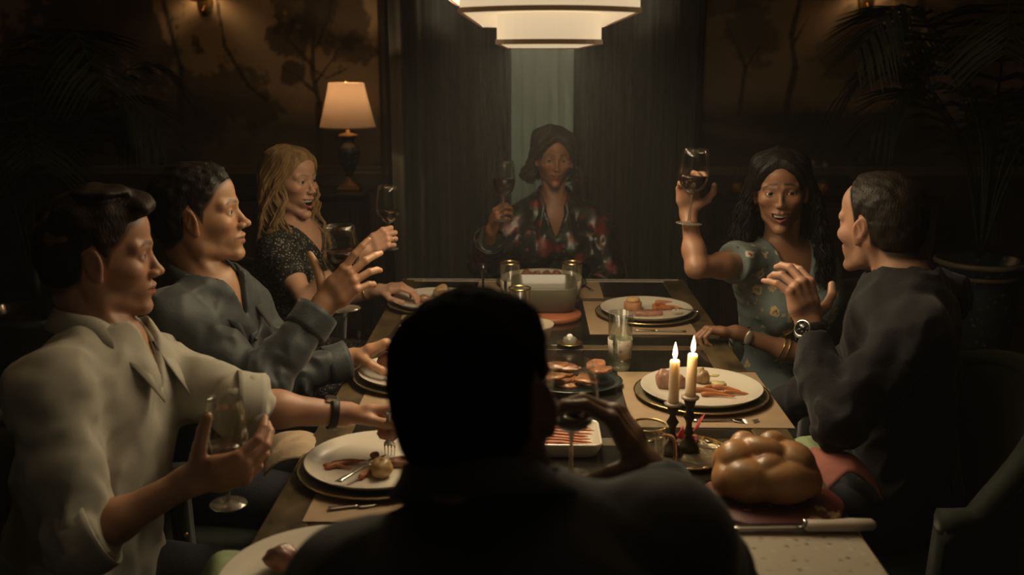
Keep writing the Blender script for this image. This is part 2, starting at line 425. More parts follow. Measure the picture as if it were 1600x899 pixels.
def np_mesh(name, V, Q, mats, root=None, cols=None, smooth=True, mi=None):
    me = bpy.data.meshes.new(name); used = np.unique(Q); mp = np.full(len(V), -1); mp[used] = np.arange(len(used))
    V = V[used]; Q = mp[Q]
    if cols is not None: cols = cols[used]
    if root is not None: V = V-A(root.location)
    me.vertices.add(len(V)); me.vertices.foreach_set('co', V.astype(np.float32).ravel())
    k = Q.shape[1]; me.loops.add(Q.size); me.loops.foreach_set('vertex_index', Q.astype(np.int32).ravel())
    me.polygons.add(len(Q)); me.polygons.foreach_set('loop_start', np.arange(0, Q.size, k, dtype=np.int32))
    for m in (mats if isinstance(mats, (list, tuple)) else [mats]): me.materials.append(m)
    me.polygons.foreach_set('use_smooth', np.full(len(Q), smooth))
    if mi is not None: me.polygons.foreach_set('material_index', mi.astype(np.int32))
    me.update(calc_edges=True)
    if cols is not None:
        at_ = me.color_attributes.new('Col', 'FLOAT_COLOR', 'POINT')
        at_.data.foreach_set('color', np.concatenate([cols, np.ones((len(cols), 1))], 1).astype(np.float32).ravel())
    o = bpy.data.objects.new(name, me); COL.objects.link(o)
    if root is not None: o.parent = root
    return o
def nz(p, s, seed=0):
    """cheap smooth noise in about -1..1"""
    r = np.random.default_rng(seed); out = 0
    q = p*s
    for i in range(5):
        k = r.normal(size=3); k /= np.linalg.norm(k); k2 = r.normal(size=3)
        out = out+np.sin(q @ k*(1+.35*i)+1.3*np.sin(q @ k2*.6+i)+r.uniform(0, 6))
    return out/3.2
#%%STRUCT
# ------------------------------------------------------------------ the room
YB, XL, XR, ZC, YF = 5.75, -3.2, 3.2, 2.9, -2.4
def structure(o): o['kind'] = 'structure'; return o
m = MB(); m.box((XL-.1, YF, -.1), (XR+.1, YB+.9, 0)); structure(m.build('floor', M['floor']))
m = MB(); m.box((XL-.1, YF, ZC), (XR+.1, YB+.1, ZC+.1)); structure(m.build('ceiling', M['ceil']))
for n_, x in (('wall_left', XL-.1), ('wall_right', XR)):
    m = MB(); m.box((x, YF, 0), (x+.1, YB+.1, ZC)); structure(m.build(n_, M['side']))
# back wall: painted landscape mural above the chair rail, colour stored per vertex
WX0, WX1, WZ0, WZ1 = -.45, .6, .35, 2.55
nx_, nz_ = 640, 250
xs = np.linspace(XL, XR, nx_); zs = np.linspace(0, ZC, nz_)
X, Z = np.meshgrid(xs, zs, indexing='ij'); P3 = np.stack([X, Z*0, Z], -1)
n1 = nz(P3, 3.1, 1); n2_ = nz(P3, 9, 2); n3 = nz(P3, 26, 3); n4 = nz(P3, 60, 5)
sky = A([.62, .44, .25])[None, None]*(1+.10*n1+.05*n2_)[..., None]
land = A([.11, .085, .05])[None, None]*(1+.3*n2_+.2*n3)[..., None]
hz = 1.22+.10*n1+.05*np.sin(X*2.1)+.02*n3
def sst(a, b, x): t = np.clip((x-a)/(b-a), 0, 1); return t*t*(3-2*t)
mural = sky*sst(-.05, .16, Z-hz)[..., None]+land*(1-sst(-.05, .16, Z-hz))[..., None]
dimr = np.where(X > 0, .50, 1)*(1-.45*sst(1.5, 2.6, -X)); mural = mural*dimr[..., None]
mist = np.exp(-((Z-1.16-.06*np.sin(X*3))/.035)**2)*.35
mural += mist[..., None]*A([.13, .10, .06])
def blot(cx, cz, rx, rz, col, dens=.75, seed=0):
    global mural
    d = np.sqrt(((X-cx)/rx)**2+((Z-cz)/rz)**2); e = 1-d+.30*nz(P3, 11, 20+seed)+.22*nz(P3, 30, 21+seed)+.16*nz(P3, 75, 22+seed)
    k = (sst(0, .28, e)*dens)[..., None]; tex = (1+.35*n3+.25*n4)[..., None]
    mural = mural*(1-k)+A(col)*tex*k
def limb(pts, r0, r1, col=(.035, .026, .014)):
    global mural
    pts = A(pts, float)
    for i in range(len(pts)-1):
        a, b = pts[i], pts[i+1]; ba = b-a; q = np.stack([X-a[0], Z-a[1]], -1)
        t = np.clip((q @ ba)/(ba @ ba), 0, 1); d = np.linalg.norm(q-t[..., None]*ba, axis=-1)+.004*n3
        f0 = i/(len(pts)-1); rr = r0+(r1-r0)*(f0+t/(len(pts)-1)); k = (1-sst(rr*.7, rr*1.3, d))[..., None]*.85
        mural = mural*(1-k)+A(col)*k
for (a, b, r, s) in ((-1.30, 1.86, .26, .20), (-1.12, 1.80, .22, .20), (-1.40, 1.66, .16, .12), (-1.02, 1.62, .13, .10), (-1.22, 2.02, .30, .15), (-1.34, 1.47, .10, .07)):
    blot(a, b, r, s, (.045, .035, .018), .8, int(abs(a)*100))
T0 = [(-1.21, .98), (-1.2, 1.3), (-1.23, 1.5), (-1.2, 1.78)]; limb(T0, .022, .009)
for br in ([(-1.21, 1.42), (-1.1, 1.56), (-1.0, 1.70)], [(-1.22, 1.5), (-1.34, 1.64), (-1.42, 1.78)], [(-1.2, 1.34), (-1.32, 1.46), (-1.4, 1.5)], [(-1.2, 1.62), (-1.12, 1.78), (-1.1, 1.9)], [(-1.21, 1.48), (-1.15, 1.44), (-1.02, 1.5)]): limb(br, .009, .004)
blot(-2.4, 1.75, .45, .4, (.03, .025, .014), .8, 7); blot(-1.85, 1.30, .5, .22, (.05, .038, .022), .7, 8); blot(-2.7, 1.25, .4, .5, (.025, .02, .012), .8, 9)
limb([(-1.75, 1.9), (-1.72, 1.62), (-1.6, 1.4), (-1.5, 1.32)], .006, .012); limb([(-2.05, 1.85), (-1.98, 1.5), (-2.0, 1.2)], .012, .02)
limb([(1.46, 1.22), (1.5, 1.5), (1.47, 1.68), (1.52, 1.95)], .022, .012); limb([(1.48, 1.62), (1.56, 1.78)], .009, .005)
limb([(1.2, 1.24), (1.22, 1.5), (1.12, 1.72)], .014, .006); limb([(1.22, 1.5), (1.3, 1.62)], .007, .004)
limb([(2.24, 1.05), (2.2, 1.4), (2.16, 1.7), (2.2, 2.1)], .032, .02); limb([(2.38, 1.22), (2.18, 1.36), (2.05, 1.44)], .014, .007); limb([(2.17, 1.6), (2.3, 1.8)], .011, .006)
blot(1.25, 1.7, .16, .2, (.05, .05, .026), .55, 11); blot(1.9, 1.62, .3, .28, (.05, .045, .024), .5, 12); blot(2.5, 1.7, .35, .4, (.035, .028, .015), .6, 13); blot(1.1, 1.9, .3, .16, (.055, .045, .022), .5, 14)
blot(2.0, 1.15, .5, .16, (.03, .025, .015), .7, 15)
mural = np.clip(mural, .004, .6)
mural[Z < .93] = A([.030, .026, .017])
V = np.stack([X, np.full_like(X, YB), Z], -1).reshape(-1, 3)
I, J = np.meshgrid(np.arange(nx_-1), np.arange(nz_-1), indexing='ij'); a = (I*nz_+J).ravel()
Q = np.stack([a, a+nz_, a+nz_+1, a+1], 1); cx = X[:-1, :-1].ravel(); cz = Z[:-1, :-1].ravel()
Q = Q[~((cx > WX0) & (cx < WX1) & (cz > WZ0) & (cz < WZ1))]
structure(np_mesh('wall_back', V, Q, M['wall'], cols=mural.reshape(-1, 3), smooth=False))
# chair rail, dado panels, casings, baseboards
for k, (x0, x1) in enumerate(((XL, -.84), (.98, XR))):
    m = MB(); m.box((x0, YB-.035, .925), (x1, YB, .945), bev=.004); m.box((x0, YB-.022, .895), (x1, YB, .925), bev=.006)
    structure(m.build('trim_%d' % (k+1), mat('rail_paint', (.13, .10, .062), .5)))
    r = structure(MB().box((x0, YB-.02, .12), (x1, YB, .895)).build('trim_%d' % (k+3), M['dado']))
    n = 4
    for i in range(n):
        a0 = x0+(x1-x0)*i/n+.05; a1 = x0+(x1-x0)*(i+1)/n-.05
        p = MB(); p.box((a0, YB-.032, .22), (a1, YB-.0195, .82), bev=.006); p.box((a0+.04, YB-.038, .26), (a1-.04, YB-.031, .78), bev=.003)
        p.build('panel', M['dado'], r)
    structure(MB().box((x0, YB-.03, 0), (x1, YB, .12), bev=.008).build('baseboard_back_%d' % (k+1), M['dado']))
for n_, x0, x1 in (('baseboard_left', XL, XL+.025), ('baseboard_right', XR-.025, XR)):
    structure(MB().box((x0, YF, 0), (x1, YB-.03, .14), bev=.006).build(n_, M['dado']))
for k, x in enumerate((-.84, .92)):
    m = MB(); m.box((x, YB-.07, 0), (x+.06, YB, ZC), bev=.01); m.box((x+.012, YB-.085, 0), (x+.048, YB-.06, ZC), bev=.008)
    structure(m.build('trim_%d' % (k+5), M['darkwood']))
# window with panes behind a sheer
wf = structure(MB().box((WX0, YB-.01, WZ0-.04), (WX1, YB+.12, WZ0)).box((WX0, YB-.01, WZ1), (WX1, YB+.12, WZ1+.05)).box((WX0-.04, YB-.01, WZ0-.04), (WX0, YB+.12, WZ1+.05)).box((WX1, YB-.01, WZ0-.04), (WX1+.04, YB+.12, WZ1+.05)).build('window_1', M['dado']))
sash = MB()
xm = (WX0+WX1)/2
for x in (WX0+.02, xm, WX1-.02): sash.box((x-.02, YB+.04, WZ0), (x+.02, YB+.08, WZ1), bev=.004)
for z in (WZ0+.02, 1.42, WZ1-.02): sash.box((WX0, YB+.042, z-.02), (WX1, YB+.078, z+.02), bev=.004)
sash.build('sash', M['dado'], wf)
MB().lathe([(0, 0), (.018, 0), (.02, .012), (.008, .03), (0, .03)], (xm-.01, YB+.04, 1.43), 12, axis=(0, -1, 0)).build('latch', M['bronze'], wf)
for x0, x1 in ((WX0+.04, xm-.02), (xm+.02, WX1-.04)):
    for z0, z1 in ((WZ0+.04, 1.40), (1.44, WZ1-.04)): MB().box((x0, YB+.057, z0), (x1, YB+.062, z1)).build('pane', M['glass'], wf)
def curtain(name, x0, x1, y, z0, z1, folds, amp, material, th, label, cat, seed, gather=0, group=None):
    r = np.random.default_rng(seed); n = folds*12; t = np.linspace(0, 1, n); rows = 14; G = np.zeros((rows, n, 3)); ph = np.cumsum(r.uniform(.5, 1.5, n)); ph = ph/ph[-1]*folds*2*np.pi
    am = amp*(.55+.45*np.interp(t, np.linspace(0, 1, folds*2), r.uniform(.3, 1.2, folds*2)))
    for i in range(rows):
        f = i/(rows-1); z = z0+(z1-z0)*f; k = 1-.35*f
        G[i, :, 0] = x0+(x1-x0)*t+.010*np.sin(ph*.5+f*2)*(1-f)-gather*(1-f)*(t-.5)
        G[i, :, 1] = y+am*k*np.sin(ph+.25*np.sin(f*5+ph*.3))+.25*am*np.sin(2*ph+1); G[i, :, 2] = z
    return MB().sheet(G, th).build(name, material, None, label, cat, group)
centre(curtain('sheer_curtain', -.20, .36, 5.62, .02, 2.72, 7, .018, M['sheer'], .001, 'pale grey-green sheer curtain hanging in the narrow gap between the dark drapes', 'curtain', 3))
centre(curtain('drape', -.76, -.10, 5.48, .01, 2.72, 6, .055, M['drape'], .006, 'dark olive floor-length drape left of the sheer curtain', 'curtain', 5))
centre(curtain('drape', .24, .90, 5.48, .01, 2.72, 6, .055, M['drape'], .006, 'dark olive floor-length drape right of the sheer curtain', 'curtain', 6))
m = MB(); m.tube([(-.95, 5.56, 2.75), (1.05, 5.56, 2.75)], .014, 10)
for x in (-.97, 1.07): m.ball((x, 5.56, 2.75), .03)
for x in (-.9, 1.0): m.tube([(x, 5.56, 2.75), (x, 5.75, 2.75)], .008, 6)
centre(m.build('curtain_rod', M['bronze'], None, 'dark metal curtain rod above the window drapes', 'curtain rod'))
centre(MB().box((-1.42, .1, 0), (1.5, 4.6, .012), bev=.004).build('rug', M['rug'], None, 'dark speckled wool rug under the dining table and chairs', 'rug'))

# ------------------------------------------------------------------ pendant lamp: three stepped tiers of cloth panels
lp = empty('pendant_lamp', (LAMP_P[0], LAMP_P[1], LAMP_P[2]), 'glowing three-tiered cream pendant lamp with brown edging hung over the table', 'lamp')
def tier(hw, hl, z0, z1, bow):
    """one shade tier with slightly bowed ends, open box of cloth with a diffuser"""
    t = np.linspace(-1, 1, 13); ring = [(hw*a, -hl-bow*(1-a*a)) for a in t]+[(hw*a, hl+bow*(1-a*a)) for a in t[::-1]]
    n = len(ring); R_ = A(ring)
    sh = MB(); v = [(x, y, z0) for x, y in ring]+[(x, y, z1) for x, y in ring]
    sh.add(v, [(j, (j+1) % n, n+(j+1) % n, n+j) for j in range(n)], 0)
    o = sh.build('shade_tier', M['shade'], lp)
    tr = MB(); th = .004; zt = z0+.008
    v = [(x*(1+.003/hw), y*(1+.003/hl), z) for z in (z0-.001, zt) for x, y in ring]+[(x*(1-th/hw), y*(1-th/hl), z) for z in (z0-.001, zt) for x, y in ring]
    f = []
    for j in range(n):
        k = (j+1) % n; f += [(j, k, n+k, n+j), (3*n+j, 3*n+k, 2*n+k, 2*n+j), (2*n+j, 2*n+k, k, j), (n+j, n+k, 3*n+k, 3*n+j)]
    tr.add(v, f); tr.build('edging', M['trim'], o)
    df = MB(); df.add([(x*.985, y*.99, z0+.001) for x, y in ring]+[(x*.985, y*.99, z0+.003) for x, y in ring], [tuple(range(n))[::-1], tuple(range(n, 2*n))]+[(j, (j+1) % n, n+(j+1) % n, n+j) for j in range(n)])
    df.build('diffuser', M['shade'], o)
tier(.098, .42, .000, .056, .06); tier(.165, .46, .056, .115, .09); tier(.235, .50, .115, .17, .11)
m = MB(); m.box((-.20, -.5, .166), (.20, .5, .178), bev=.003)
for y in (-.35, .35): m.tube([(0, y, .15), (0, y, ZC-LAMP_P[2]-.02)], .006, 8)
m.box((-.07, -.42, ZC-LAMP_P[2]-.03), (.07, .42, ZC-LAMP_P[2]), bev=.006); m.build('hanger', M['bronze'], lp)

# ------------------------------------------------------------------ sideboards, lamp, sconces, planters
def sideboard(x0, x1, y0, label):
    r = empty('sideboard', ((x0+x1)/2, y0+.2, 0), label, 'sideboard'); H = .86
    w_ = (x1-x0)/2
    MB().box((-w_+.02, -.18, .12), (w_-.02, .18, H-.035), bev=.006).build('body', M['darkwood'], r)
    MB().box((-w_, -.2, H-.035), (w_, .2, H), bev=.008).build('top', M['lacquer'], r)
    for i in range(3):
        a = -w_+.05+i*(2*w_-.1)/3; b = a+(2*w_-.1)/3-.02
        d = MB().box((a, -.197, .18), (b, -.179, .60), bev=.004).build('door', M['darkwood'], r)
        MB().lathe([(0, 0), (.006, 0), (.006, .01), (.012, .018), (0, .026)], ((a+b)/2, -.196, .42), 12, axis=(0, -1, 0)).build('knob', M['brass'], d)
        d = MB().box((a, -.197, .63), (b, -.179, .79), bev=.004).build('drawer', M['darkwood'], r)
        MB().lathe([(0, 0), (.006, 0), (.006, .01), (.012, .018), (0, .026)], ((a+b)/2, -.196, .71), 12, axis=(0, -1, 0)).build('knob', M['brass'], d)
    for sx in (-1, 1):
        for sy in (-1, 1): MB().lathe([(.0, 0), (.02, 0), (.026, .03), (.032, .13), (0, .13)], (sx*(w_-.06), sy*.14, 0), 12).build('leg', M['darkwood'], r)
    return r
sideboard(-1.75, -.86, 5.13, 'long dark wooden sideboard carrying the lit table lamp')
sideboard(1.0, 2.15, 5.13, 'dark wooden sideboard behind the right-hand guests, with glassware on it')
L0 = at(547, 297, 5.33); L0[2] = .86
tl = empty('table_lamp', L0, 'lit table lamp with pale pleated cone shade and dark urn base on the sideboard', 'lamp')
MB().box((-.062, -.062, 0), (.062, .062, .018), bev=.004).box((-.05, -.05, .018), (.05, .05, .03), bev=.004).lathe([(.05, .03), (.046, .04), (.02, .055), (.016, .075), (.0, .075)], n=24).build('base', M['gold'] if 0 else mat('old_brass', (.28, .19, .08), .35, metal=.9), tl)
MB().lathe([(0, .072), (.018, .072), (.024, .09), (.04, .13), (.055, .17), (.060, .20), (.056, .225), (.040, .24), (.030, .25), (.030, .275), (.042, .29), (0, .29)], n=28).build('urn', M['china_blue'], tl)
MB().lathe([(0, .288), (.052, .288), (.05, .296), (.012, .305), (.008, .33), (0, .33)], n=24).build('collar', M['brass'], tl)
t_ = np.linspace(0, 2*np.pi, 64, endpoint=False)
MB().lathe([(.148, .335), (.128, .41), (.108, .49), (.092, .565)], n=96, rfun=lambda t, r, z: 1+.006*np.cos(48*t)).build('lamp_shade', M['silk_shade'], tl)
MB().lathe([(.1475, .331), (.150, .331), (.1497, .338), (.1472, .338)], n=64).build('shade_trim', mat('shade_tape', (.5, .36, .22), .8), tl)
MB().tube([(0, 0, .33), (0, 0, .57)], .004, 8).lathe([(0, .565), (.006, .568), (.010, .580), (.004, .592), (0, .594)], n=12).tube([(-.09, 0, .562), (.09, 0, .562)], .0015, 5).build('finial', M['brass'], tl)
MB().ball((0, 0, .43), (.022, .022, .03)).build('bulb', mat('bulb_glow', (.9, .8, .6), .5, emit=(1, .6, .3), estr=2.2), tl)
point('table_lamp_light', (L0[0], L0[1], L0[2]+.49), 3.2, (1, .64, .36), .012)
def sconce(px, py, lab, pw):
    p = at(px, py, YB-.1); r = empty('wall_sconce', (p[0], YB, p[2]), lab, 'wall lamp')
    MB().ball((0, -.008, .06), (.045, .012, .09)).build('backplate', M['brass'], r)
    MB().tube(smooth_path([(0, -.01, .03), (0, -.05, .0), (0, -.10, .01), (0, -.11, .05)], 6), .006, 8).build('arm', M['brass'], r)
    MB().lathe([(0, .045), (.03, .045), (.055, .055), (.062, .07), (.06, .072), (.052, .06), (0, .052)], (0, -.11, 0), 28).build('bowl', M['brass'], r)
    MB().lathe([(.085, .10), (.055, .20)], (0, -.11, 0), 40).build('shade', M['silk_shade'], r)
    MB().lathe([(0, .05), (.009, .05), (.009, .12), (0, .125)], (0, -.11, 0), 10).build('candle_tube', M['wax'], r)
    point('sconce_light', (p[0], YB-.11, p[2]+.16), pw, (1, .66, .36), .03)
sconce(312, 16, 'small brass wall sconce at the top of the left mural', 1.2)
sconce(1362, 12, 'small brass wall sconce at the top of the right mural', 1.1)
def palm(name, x, y, z0, h, n, seed, label, r=None):
    r_ = np.random.default_rng(seed); root = empty(name, (x, y, 0), label, 'plant'); st = MB()
    for i in range(n):
        az = 2*math.pi*i/n+r_.uniform(-.3, .3); L = h*r_.uniform(.7, 1.1); up = r_.uniform(.5, 1.2); fr = MB()
        pts = smooth_path([(0, 0, z0), (.12*math.cos(az)*up, .12*math.sin(az)*up, z0+L*.55), (.45*math.cos(az)*L, .45*math.sin(az)*L, z0+L*.95), (.85*math.cos(az)*L*.8, .85*math.sin(az)*L*.8, z0+L*.80)], 7)
        fr.tube(pts, np.linspace(.008, .002, len(pts)), 5)
        for k in range(7, len(pts)):
            T = unit(pts[min(k+1, len(pts)-1)]-pts[k-1]); s = unit(np.cross(T, [0, 0, 1])); ll = .26*math.sin(math.pi*(k-5)/(len(pts)-3))+.05
            for sg in (-1, 1):
                for q in range(2):
                    o_ = pts[k]+T*.012*q; tip = o_+(s*sg*.8+T*.55-A([0, 0, .35+.1*q]))*ll; md = (o_+tip)/2+A([0, 0, .02]); wv = T*.010
                    fr.add([o_-wv*.4, o_+wv*.4, md+wv, tip, md-wv], [(0, 1, 2, 4), (4, 2, 3)], 0)
        fr.build('frond', M['leaf'], root)
    return root
pl = palm('potted_palm', -2.15, 4.2, .5, 1.15, 11, 2, 'tall dark palm standing in the shadow against the left mural')
MB().lathe([(0, 0), (.14, 0), (.17, .08), (.21, .40), (.23, .44), (.23, .48), (.20, .48), (.19, .42), (0, .42)], n=36).build('pot', M['onyx'], pl)
MB().lathe([(0, .44), (.19, .44)], n=24).build('soil', M['soil'], pl); MB().tube([(0, 0, .42), (0, 0, .7)], .03, 8).build('stem', M['leaf'], pl)
pr_ = at(1530, 412, 3.9)
pl2 = palm('jardiniere_plant', pr_[0], 3.9, .78, .95, 12, 5, 'dark leafy palm growing in a tall painted porcelain jardiniere at the right')
MB().lathe([(0, 0), (.10, 0), (.11, .03), (.075, .09), (.07, .2), (.09, .30), (.125, .36), (.145, .46), (.15, .58), (.135, .66), (.125, .69), (.155, .73), (.165, .76), (.163, .775), (.15, .775), (.12, .72), (0, .72)], n=48).build('jardiniere', M['china_blue'], pl2)
MB().lathe([(.166, .755), (.172, .762), (.168, .772), (.160, .775)], n=48).lathe([(.147, .705), (.152, .712), (.15, .72)], n=48).build('rim_band', mat('pale_rim', (.20, .17, .11), .4), pl2)
MB().lathe([(0, .735), (.13, .735)], n=24).build('soil', M['soil'], pl2)

# ------------------------------------------------------------------ dining table
TX0, TX1, TY0, TY1, TZ = -.468, .578, 1.10, 3.61, .75
tb = empty('dining_table', ((TX0+TX1)/2, (TY0+TY1)/2, 0), 'long dark lacquered dining table with worn gilt border in the middle of the room', 'table')
def tpart(name, lo, hi, m_, bev=.0015, par=None):
    o = MB().box(lo, hi, bev=bev).build(name, m_); return local(o, tb) if par is None else o
tpart('tabletop', (TX0+.004, TY0+.004, TZ-.04), (TX1-.004, TY1-.004, TZ-.006), M['darkwood'], .004)
bw = .082
cross = (1.32, 2.00, 2.71, 3.30)
for x0, x1 in ((TX0, TX0+bw), (TX1-bw, TX1)): tpart('border_plank', (x0, TY0, TZ-.03), (x1, TY1, TZ), M['gilt'], .003)
for y0, y1 in ((TY0, TY0+.06), (TY1-.045, TY1)): tpart('border_plank', (TX0+bw+.001, y0, TZ-.03), (TX1-bw-.001, y1, TZ), M['lacquer'] if y0 > 3 else M['gilt'], .003)
for y in cross: tpart('cross_band', (TX0+bw+.001, y-.022, TZ-.02), (TX1-bw-.001, y+.022, TZ), M['gilt'], .0015)
ys_ = [TY0+.06]+[v for y in cross for v in (y-.022, y+.022)]+[TY1-.045]
for i in range(0, len(ys_), 2): tpart('lacquer_panel', (TX0+bw+.001, ys_[i]+.001, TZ-.02), (TX1-bw-.001, ys_[i+1]-.001, TZ), M['lacquer'], .0012)
for y in (3.567, 3.597): tpart('inlay_strip', (TX0+.02 if y > 3.58 else TX0+.05, y-.0035, TZ-.002), (TX1-.02 if y > 3.58 else TX1-.08, y+.0035, TZ+.0012), M['inlay'], .0005)
for x0, x1 in ((TX0+.05, TX0+.075), (TX1-.075, TX1-.05)): tpart('apron', (x0, TY0+.06, TZ-.13), (x1, TY1-.06, TZ-.038), M['darkwood'])
for y0, y1 in ((TY0+.05, TY0+.075), (TY1-.075, TY1-.05)): tpart('apron', (TX0+.078, y0, TZ-.13), (TX1-.078, y1, TZ-.038), M['darkwood'])
for x in (TX0+.06, TX1-.06):
    for y in (TY0+.06, TY1-.06):
        local(MB().lathe([(0, 0.012), (.03, .012), (.034, .03), (.02, .06), (.026, .3), (.036, .5), (.03, .58), (.045, .62), (.045, .715), (0, .715)], (x, y, 0), 20).build('leg', M['darkwood']), tb)

# ------------------------------------------------------------------ chairs
def arc_grid(R_, a0, a1, z0f, z1f, n=28, rows=8, cx=0, cy=0, rx=1.0):
    G = np.zeros((rows, n, 3))
    for j, a in enumerate(np.linspace(a0, a1, n)):
        for i in range(rows):
            f = i/(rows-1); z0, z1 = z0f(a), z1f(a); rr = R_+.03*f
            G[i, j] = (cx+rr*math.sin(a)*rx, cy-rr*math.cos(a), z0+(z1-z0)*f)
    return G
def make_chair(label):
    """barrel armchair facing +y, origin on the floor under the seat"""
    r = empty('dining_chair', (0, 0, 0), label, 'chair', 'armchairs around the dining table')
    z1 = lambda a: .66+.215*max(0, math.cos(min(abs(a)*1.05, math.pi/2)))**.8
    G = arc_grid(.255, -1.75, 1.75, lambda a: .40, z1)
    MB().sheet(G, .05).build('backrest', M['velvet'], r)
    pts = [tuple(q) for q in G[-1]]; MB().tube(pts, .028, 8).build('top_roll', M['velvet'], r)
    sq = [(.235*np.sign(math.cos(t))*abs(math.cos(t))**.55, .03+.235*np.sign(math.sin(t))*abs(math.sin(t))**.55) for t in np.linspace(0, 2*math.pi, 36, endpoint=False)]
    m = MB(); v = []; lv = [(.93, .395), (1, .405), (1, .455), (.95, .475), (.6, .485)]
    for k, z in lv: v += [(x*k, .03+(y-.03)*k, z) for x, y in sq]
    f = [(i*36+j, i*36+(j+1) % 36, (i+1)*36+(j+1) % 36, (i+1)*36+j) for i in range(4) for j in range(36)]+[tuple(range(36))[::-1], tuple(range(144, 180))]
    m.add(v, f, 0, True); m.build('seat', M['velvet'], r)
    MB().box((-.22, -.19, .345), (.22, .245, .397), bev=.008).build('seat_frame', M['darkwood'], r)
    for sx in (-1, 1):
        for sy in (-1, 1):
            MB().tube([(sx*.195, .03+sy*.19, .36), (sx*.2, .03+sy*.205, .18), (sx*.205, .03+sy*.225, 0.014)], [.024, .019, .012], 10).build('leg', M['darkwood'], r)
    for sx in (-1, 1):
        for k, (a, zz) in enumerate(((1.55, .60), (1.72, .52), (2.7, .0))):
            if k == 2: continue
            p = A([.285*math.sin(a)*sx, -.285*math.cos(a), zz]); MB().ball(p*A([1.03, 1.03, 1]), .007, 8, 6).build('brass_stud', M['brass'], r)
        MB().ball((sx*.155, -.275, .80), .007, 8, 6).build('brass_stud', M['brass'], r)
    return r
chair0 = make_chair('dark green upholstered armchair of the man in the cream shirt, front left')
chair0.location = (-.80, 1.72, 0); chair0.rotation_euler = (0, 0, -math.pi/2+.12)
for x, y, rz, lab in ((-.80, 2.30, -math.pi/2, 'dark green upholstered armchair under the man in the dark teal shirt'),
                      (-.78, 3.18, -math.pi/2-.25, 'dark green upholstered armchair under the blonde woman in the patterned dress'),
                      (.10, 3.98, math.pi, 'dark green upholstered armchair at the head of the table by the window'),
                      (.76, 2.86, math.pi/2+.15, 'dark green upholstered armchair behind the woman in the blue floral dress'),
                      (.83, 2.10, math.pi/2+.12, 'dark green upholstered armchair with brass stud under the man in the dark sweater'),
                      (.0, .72, 0.05, 'dark green upholstered armchair of the man in the black jacket, nearest the camera')):
    dup(chair0, label=lab, loc=(x, y, 0), rz=rz)

# ------------------------------------------------------------------ tableware
ZT = TZ+.0005
def placemat(c, sx, sy, rz, label):
    o = MB().box((-sx/2, -sy/2, 0), (sx/2, sy/2, .0015), bev=.0006).build('placemat', M['paper'], None, label, 'placemat', 'brown paper placemats')
    o.location = (c[0], c[1], ZT); o.rotation_euler = (0, 0, rz); return o
placemat((.414, 2.282), .36, .40, 0, 'brown paper placemat under the plate behind the lit candles')
placemat((.345, 3.05), .32, .41, 0, 'brown paper placemat before the woman in the blue floral dress')
placemat((.04, 3.425), .44, .25, 0, 'brown paper placemat of the woman at the head of the table')
placemat((-.27, 3.22), .26, .42, 0, 'brown paper placemat before the blonde woman')
placemat((-.228, 2.40), .34, .40, 0, 'brown paper placemat before the man in the teal shirt')
placemat((-.228, 1.82), .34, .42, 0, 'brown paper placemat before the man in the cream shirt')
charger0 = None; plate0 = None
def charger(c, label):
    global charger0
    if charger0 is None:
        charger0 = empty('charger_plate', (0, 0, 0), label, 'charger', 'smoked glass charger plates')
        MB().lathe([(0, 0), (.10, 0), (.13, .004), (.160, .010), (.162, .012), (.158, .012), (.128, .0065), (.10, .003), (0, .003)], n=72).build('dish', mat('amber_glass_dish', (.17, .14, .085), .15, coat=.5), charger0)
        MB().lathe([(.1585, .0118), (.162, .0105), (.1635, .0125), (.161, .0138)], n=96, rfun=lambda t, r, z: 1+.004*np.cos(48*t)).build('gold_rim', M['gold'], charger0)
        o = charger0
    else: o = dup(charger0, label=label)
    o.location = (c[0], c[1], ZT+.0015); return o
def plate(c, label, s=1.0, z=None):
    global plate0
    if plate0 is None:
        plate0 = MB().lathe([(0, .004), (.085, .004), (.10, .005), (.125, .013), (.144, .023), (.1465, .0235), (.146, .021), (.128, .009), (.10, .0), (.075, 0), (.072, .002), (0, .002)][::-1], n=80).build('dinner_plate', M['china'], None, label, 'plate', 'cream dinner plates')
        o = plate0
    else: o = dup(plate0, label=label)
    o.scale = (s, s, 1); o.location = (c[0], c[1], (ZT+.0055) if z is None else z); return o
PZ = ZT+.0095   # top of a plate's well
def setting(px, py, lab, ch=True, s=1.0):
    c = onz(px, py, .776)
    if ch: charger(c, 'gold-rimmed smoked glass charger '+lab)
    plate(c, 'cream dinner plate '+lab, s); return c
cRN = setting(1096, 604, 'behind the two lit candles')
cRF = setting(1010, 481, 'in front of the woman in the blue floral dress')
cLN = setting(592, 717, 'with a fork, in front of the man in the cream shirt')
cLM = setting(650, 578, 'half hidden behind the foreground head, before the man in teal')
cLF = setting(681, 466, 'in front of the blonde woman')
cH = setting(846, 434, 'of the woman at the head of the table')
cN = onz(508, 893, .776); plate(cN, 'big cream dinner plate at the lower left edge, nearest the camera', 1.12, ZT)
def carrot(c, L, rz, r, lab, grp, tilt=0.0, name='roast_carrot', cat='carrot', m_=None):
    pts = [(-L/2, 0, 0), (-L/4, L*.02, .001), (0, L*.04, .001), (L/4, L*.01, 0), (L/2, -L*.04, -.001)]
    o = MB().tube(smooth_path(pts, 3), np.interp(np.linspace(0, 1, 13), [0, .06, .5, .95, 1], [r*.6, r, r*.75, r*.35, r*.1]), 10).build(name, m_ or M['carrot'], None, lab, cat, grp)
    o.location = (c[0], c[1], c[2]+r*.95); o.rotation_euler = (0, tilt, rz); return o
